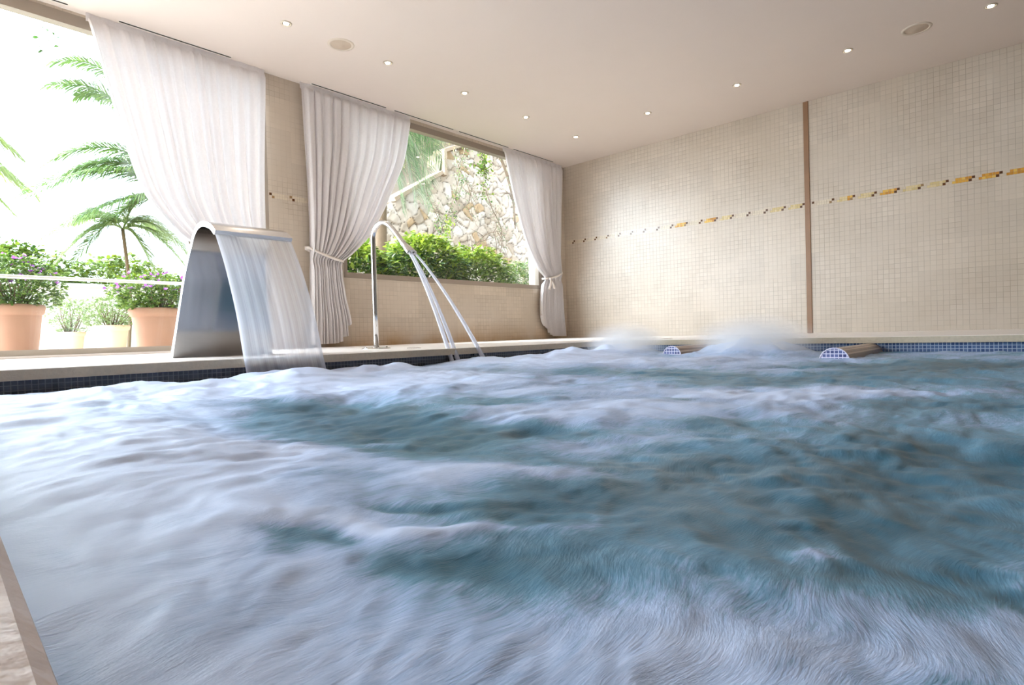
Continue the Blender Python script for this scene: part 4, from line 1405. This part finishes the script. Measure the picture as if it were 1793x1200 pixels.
def water_mat():
    m, nt, b, out = newmat('churned_pool_water')
    tc = N(nt, 'ShaderNodeTexCoord')
    at = N(nt, 'ShaderNodeAttribute'); at.attribute_name = 'Col'
    # swirl the coordinates, then draw long soft fibres of bubbles
    n0 = N(nt, 'ShaderNodeTexNoise'); n0.inputs['Scale'].default_value = 3.0; n0.inputs['Detail'].default_value = 2
    nt.links.new(tc.outputs['Object'], n0.inputs['Vector'])
    vm = N(nt, 'ShaderNodeVectorMath'); vm.operation = 'MULTIPLY_ADD'
    nt.links.new(n0.outputs['Color'], vm.inputs[0]); vm.inputs[1].default_value = (0.20, 0.20, 0); nt.links.new(tc.outputs['Object'], vm.inputs[2])

    def fib(rot, sx, sy, scale, det):
        mp = N(nt, 'ShaderNodeMapping'); mp.inputs['Rotation'].default_value = (0, 0, rot); mp.inputs['Scale'].default_value = (sx, sy, 1)
        nt.links.new(vm.outputs[0], mp.inputs['Vector'])
        nz = N(nt, 'ShaderNodeTexNoise'); nz.inputs['Scale'].default_value = scale; nz.inputs['Detail'].default_value = det; nz.inputs['Roughness'].default_value = 0.65
        nt.links.new(mp.outputs[0], nz.inputs['Vector'])
        return nz.outputs['Fac']
    f1 = fib(0.75, 1.0, 2.6, 5.0, 6)
    f2 = fib(0.35, 1.0, 4.5, 16.0, 5)
    f3 = fib(1.0, 1.0, 7.0, 60.0, 3)
    s = math_n(nt, 'ADD', math_n(nt, 'MULTIPLY', math_n(nt, 'SUBTRACT', f1, 0.5), 0.60), math_n(nt, 'MULTIPLY', math_n(nt, 'SUBTRACT', f2, 0.5), 0.32))
    s = math_n(nt, 'ADD', s, math_n(nt, 'MULTIPLY', math_n(nt, 'SUBTRACT', f3, 0.5), 0.48))
    fo = math_n(nt, 'ADD', at.outputs['Fac'], s)
    mr = N(nt, 'ShaderNodeMapRange'); mr.interpolation_type = 'SMOOTHSTEP'
    mr.inputs['From Min'].default_value = -0.08; mr.inputs['From Max'].default_value = 1.02
    nt.links.new(fo, mr.inputs['Value'])
    fac = mr.outputs['Result']
    col = ramp(nt, fac, [(0.0, srgb(50, 104, 128)), (0.35, srgb(100, 146, 172)), (0.7, srgb(170, 192, 226)), (1.0, srgb(210, 224, 252))])
    nt.links.new(col, b.inputs['Base Color'])
    rg = math_n(nt, 'ADD', 0.33, math_n(nt, 'MULTIPLY', fac, 0.17))
    nt.links.new(rg, b.inputs['Roughness'])
    b.inputs['IOR'].default_value = 1.33
    b.inputs['Specular IOR Level'].default_value = 0.5
    bp = N(nt, 'ShaderNodeBump'); bp.inputs['Strength'].default_value = 0.20; bp.inputs['Distance'].default_value = 0.006
    hh = math_n(nt, 'ADD', math_n(nt, 'MULTIPLY', f2, 1.0), math_n(nt, 'MULTIPLY', f3, 0.9))
    nt.links.new(hh, bp.inputs['Height']); nt.links.new(bp.outputs[0], b.inputs['Normal'])
    return m


me.materials.append(water_mat())
pw = bpy.data.objects.new('pool_water', me)
COL.objects.link(pw)
tag(pw, 'churning white and teal pool water with soft streaks of foam', 'water', None, 'stuff')


# spray hanging over the two upwellings at the back and at the foot of the fall
def spray(label, c, rx, ry, rz, dens, seed):
    m = bpy.data.materials.new('fine_spray')
    m.use_nodes = True
    nt = m.node_tree
    for n_ in list(nt.nodes):
        if n_.type == 'BSDF_PRINCIPLED': nt.nodes.remove(n_)
    out = nt.nodes['Material Output']
    tc = N(nt, 'ShaderNodeTexCoord')
    ln = N(nt, 'ShaderNodeVectorMath'); ln.operation = 'LENGTH'
    nt.links.new(tc.outputs['Object'], ln.inputs[0])
    nz = N(nt, 'ShaderNodeTexNoise'); nz.inputs['Scale'].default_value = 2.2; nz.inputs['Detail'].default_value = 2
    nt.links.new(tc.outputs['Object'], nz.inputs['Vector'])
    f = math_n(nt, 'SUBTRACT', 1.0, ln.outputs['Value'], True)
    f = math_n(nt, 'POWER', f, 1.6)
    f = math_n(nt, 'MULTIPLY', f, math_n(nt, 'MULTIPLY', nz.outputs['Fac'], dens * 2))
    vsn = N(nt, 'ShaderNodeVolumeScatter'); vsn.inputs['Color'].default_value = (0.96, 0.96, 0.98, 1)
    nt.links.new(f, vsn.inputs['Density'])
    nt.links.new(vsn.outputs[0], out.inputs['Volume'])
    b = MB()
    prof = [(math.sin(math.pi * k / 12) if 0 < k < 12 else 0.001, -math.cos(math.pi * k / 12)) for k in range(13)]
    b.lathe(prof, (0, 0, 0), 24)
    o = b.build('water_spray', m, None, smooth=True)
    o.location = c; o.scale = (rx, ry, rz)
    tag(o, label, 'spray', 'clouds of spray over the upwellings', 'stuff')
    return o


spray('cloud of white spray left of the left tiled bolster', (4.37, 2.68, -0.03), 0.48, 0.40, 0.23, 9, 1)
spray('wide cloud of white spray between the two tiled bolsters', (4.37, 1.58, -0.03), 0.48, 0.50, 0.25, 9, 2)
